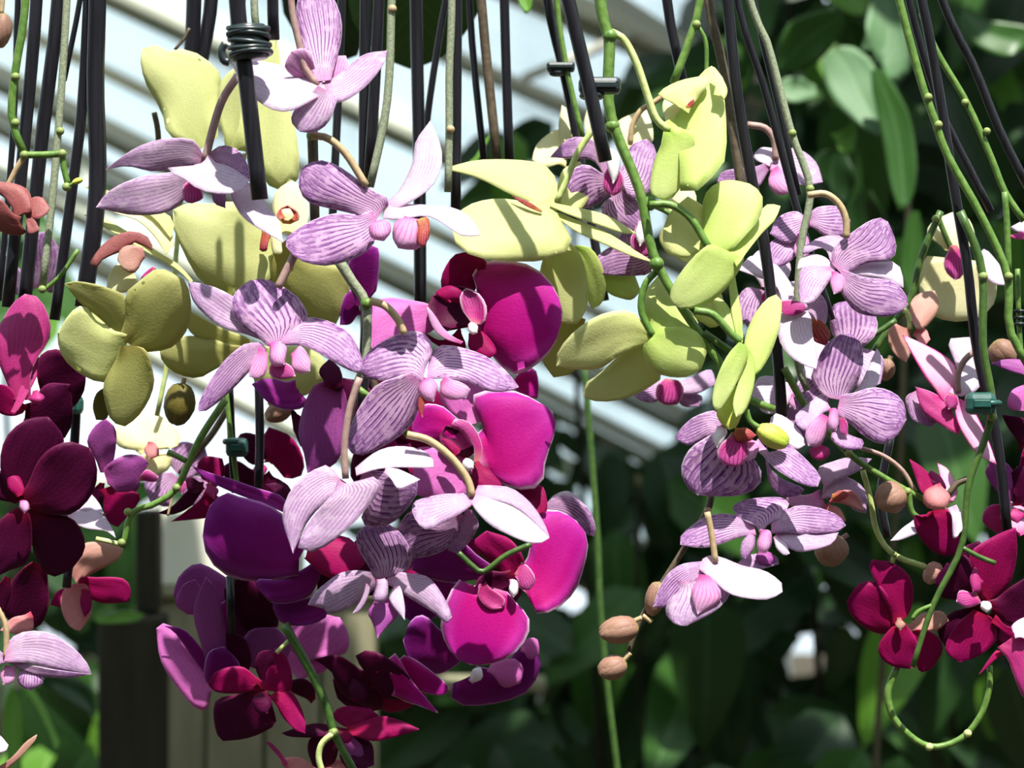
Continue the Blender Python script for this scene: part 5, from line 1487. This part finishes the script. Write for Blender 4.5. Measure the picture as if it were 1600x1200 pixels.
spike("1110 -260 1172 0 1200 70 1236 205 1266 295 1252 380 1246 470 1245 560 1262 610", 1, 12, 'grey-green spike bending behind the bold striped flower', mat='stem_grey', nodes=[(1238, 208, 0.9), (1266, 295, 0.9)])
spike("1340 -260 1405 0 1440 130 1458 180 1480 242 1532 335 1574 430 1577 512 1606 570", 0, 13, 'long bright green spike running to the right edge', nodes=[(1450, 152, -0.1), (1466, 195, -0.1), (1576, 432, -0.2)])
spike("1440 20 1462 78 1510 160 1548 245 1570 300 1600 345", 1.5, 11, 'second green spike right of the long bright one', nodes=[(1508, 160, 1.3), (1542, 205, 1.3)], twigs=[("1570 300 1574 360 1576 425", 1.4, 10)])
spike("1500 330 1534 420 1536 540 1550 645 1514 755 1502 855 1458 945 1426 1042", -0.5, 14, 'green spike held by the green clip and curving down to the dusky crimson flower', w1=9, mat='stem_dark', nodes=[(1536, 432, -0.6), (1550, 652, -0.6)],
      twigs=[("1502 855 1530 870 1555 880", -0.5, 8, 'stem_dark'), ("1458 945 1435 955 1425 968", -0.5, 7, 'stem_green')])
spike("1470 330 1440 400 1422 470 1400 500 1362 555 1345 600", 6, 11, 'thin dark green stem behind the bold striped flower', mat='stem_dark', nodes=[(1462, 342, 5.9)])
spike("1590 420 1592 500 1596 560", 5, 8, 'pale stem at the right edge with a black spiral tie')
spike("1402 1042 1387 1085 1402 1130 1450 1166 1500 1155 1532 1118 1546 1075 1546 1040", 2, 12, 'green stem curled into a loop at the lower right', w1=9, nodes=[(1452, 1167, 1.9), (1512, 1146, 1.9)], nodemat='stem_pale', mat='stem_green')
spike("912 560 922 680 934 850 938 950 950 1080 968 1230", 40, 10, 'long thin green stem hanging in the shade right of the magenta flowers', mat='stem_dark')  # darker green stands in for the shade on this stem
spike("1225 575 1262 640 1300 682 1326 708 1358 732 1420 768 1462 788", 0.5, 12, 'green and tan spike ending in the coral centred flower', mat='stem_green', w1=9,
      nodes=[(1326, 708, 0.4), (1418, 768, 0.4)], twigs=[("1420 768 1425 800 1445 815 1460 832", 0.4, 9, 'stem_green'), ("1345 700 1380 712 1410 735 1430 768", 0.6, 7, 'stem_mauve')])
spike("1348 735 1360 780 1370 830 1396 866 1446 886", 1, 9, 'crooked pale twig leading to a small bud, lower right', mat='stem_pale', nodes=[(1397, 866, 0.9)], twigs=[("1397 866 1394 880", 1, 7, 'stem_pale')])
spike("1112 772 1104 800 1062 868 1004 962 978 1030", -2, 11, 'brown stalk with buds hanging at the lower centre right', mat='stem_brown', w1=8, nodes=[(1106, 798, -2.1)], nodemat='stem_tan')
spike("352 625 310 690 276 762 240 788 206 802 192 856", 2, 12, 'bent green side stem in front of the dusty red flowers', w1=9, nodes=[(200, 800, 1.9), (190, 848, 1.9), (276, 762, 1.9)], twigs=[("290 720 275 712 262 706", 2, 9), ("192 852 170 846 150 842", 2, 8, 'stem_pale'), ("270 770 266 790 262 806", 2, 4, 'stem_tan')])
spike("352 600 362 690 372 770", 5.5, 8, 'thin green stem clipped to the black stake left of centre')
spike("444 975 490 1058 512 1110 522 1145 556 1210", 1, 15, 'dark green stem running down to the bottom edge', mat='stem_dark', w1=12, nodes=[(521, 1145, 0.9)], twigs=[("520 1146 503 1162 498 1185 506 1212", 0.8, 10, 'stem_pale'), ("452 1000 440 1012 432 1020", 1.2, 7, 'stem_pale')])


# ------------------------------------------------------------------ clips and ties
def clip(px0, py0, px1, py1, d, label, mat='clip_black', ring=None):
    d /= 100
    k_ = (DIST + d) / F
    c = W((px0 + px1) / 2, (py0 + py1) / 2, d)
    root = empty('plant_clip', c)
    tag(root, label, 'clip', 'plastic plant clips')
    w, h = (px1 - px0) * k_, (py1 - py0) * k_
    box('band', c.x - w / 2, c.x + w / 2, c.y - 0.0045, c.y + 0.0045, c.z - h / 2, c.z + h / 2, mat, root, h * 0.28)
    box('rib', c.x - w / 2 + h * 0.3, c.x + w / 2 - h * 0.3, c.y - 0.0055, c.y - 0.004, c.z - h * 0.18, c.z + h * 0.18, mat, root, h * 0.05)
    if ring:
        x, y, r = ring
        rc = W(x, y, d)
        pts = [(*(rc + Vector((math.cos(a) * r * k_, math.sin(a) * r * k_, 0))), 0.0016) for a in [i / 14 * 2 * math.pi for i in range(15)]]
        me, org = tube_mesh('ring', pts, 6, cap=False)
        o = link('ring', me, mat, root); o.location = org
    return root


clip(904, 121, 970, 147, -4.6, 'dark grey clip joining the front stake to the thick green spike', ring=(925, 150, 15))
clip(854, 98, 898, 112, 8.2, 'small black clip on the stake with the thin green stem, top centre right', ring=(872, 114, 10))
clip(1508, 613, 1556, 648, -1.2, 'dark green clip around the right green spike', 'clip_green', ring=(1548, 630, 13))
clip(353, 684, 388, 714, 5, 'dark green clip on the stake left of centre', 'clip_green', ring=(364, 690, 12))
clip(112, 618, 130, 648, 5.2, 'small green clip on the short left stake', 'clip_green')

tie = empty('stake_tie', W(385, 70, -0.07))
tag(tie, 'black wire tie wound around the front stakes at the top left', 'tie')
for i, (y, dx) in enumerate(((44, 0), (50, 0), (57, 1), (66, 2), (73, 2), (84, 4))):
    c = W(388 + dx, y, -0.066)
    k_ = (DIST - 0.066) / F
    pts = [(*(c + Vector((math.cos(a) * 31 * k_, math.sin(a) * 28 * k_, math.sin(a + i * 1.7) * 4 * k_))), 4.5 * k_) for a in [j / 20 * 2 * math.pi for j in range(21)]]
    me, org = tube_mesh('wire_turn', pts, 7, cap=False)
    o = link('wire_turn', me, 'clip_black', tie); o.location = org
o = px_tube('wrap', [386, 40, 388, 66, 391, 93], -0.066, 56, 'clip_black', tie, sides=16)
o = px_tube('wire_end', [352, 68, 346, 80, 350, 94, 358, 97], -0.09, 13, 'clip_black', tie)
tie2 = empty('stake_tie', W(1594, 490, 0.045))
tag(tie2, 'small black spiral tie at the right edge', 'tie')
for i, y in enumerate((486, 496, 506)):
    c = W(1594, y, 0.05); k_ = (DIST + 0.05) / F
    pts = [(*(c + Vector((math.cos(a) * 8 * k_, math.sin(a) * 8 * k_, 0))), 2.5 * k_) for a in [j / 12 * 2 * math.pi for j in range(13)]]
    me, org = tube_mesh('wire_turn', pts, 6, cap=False)
    o = link('wire_turn', me, 'clip_black', tie2); o.location = org
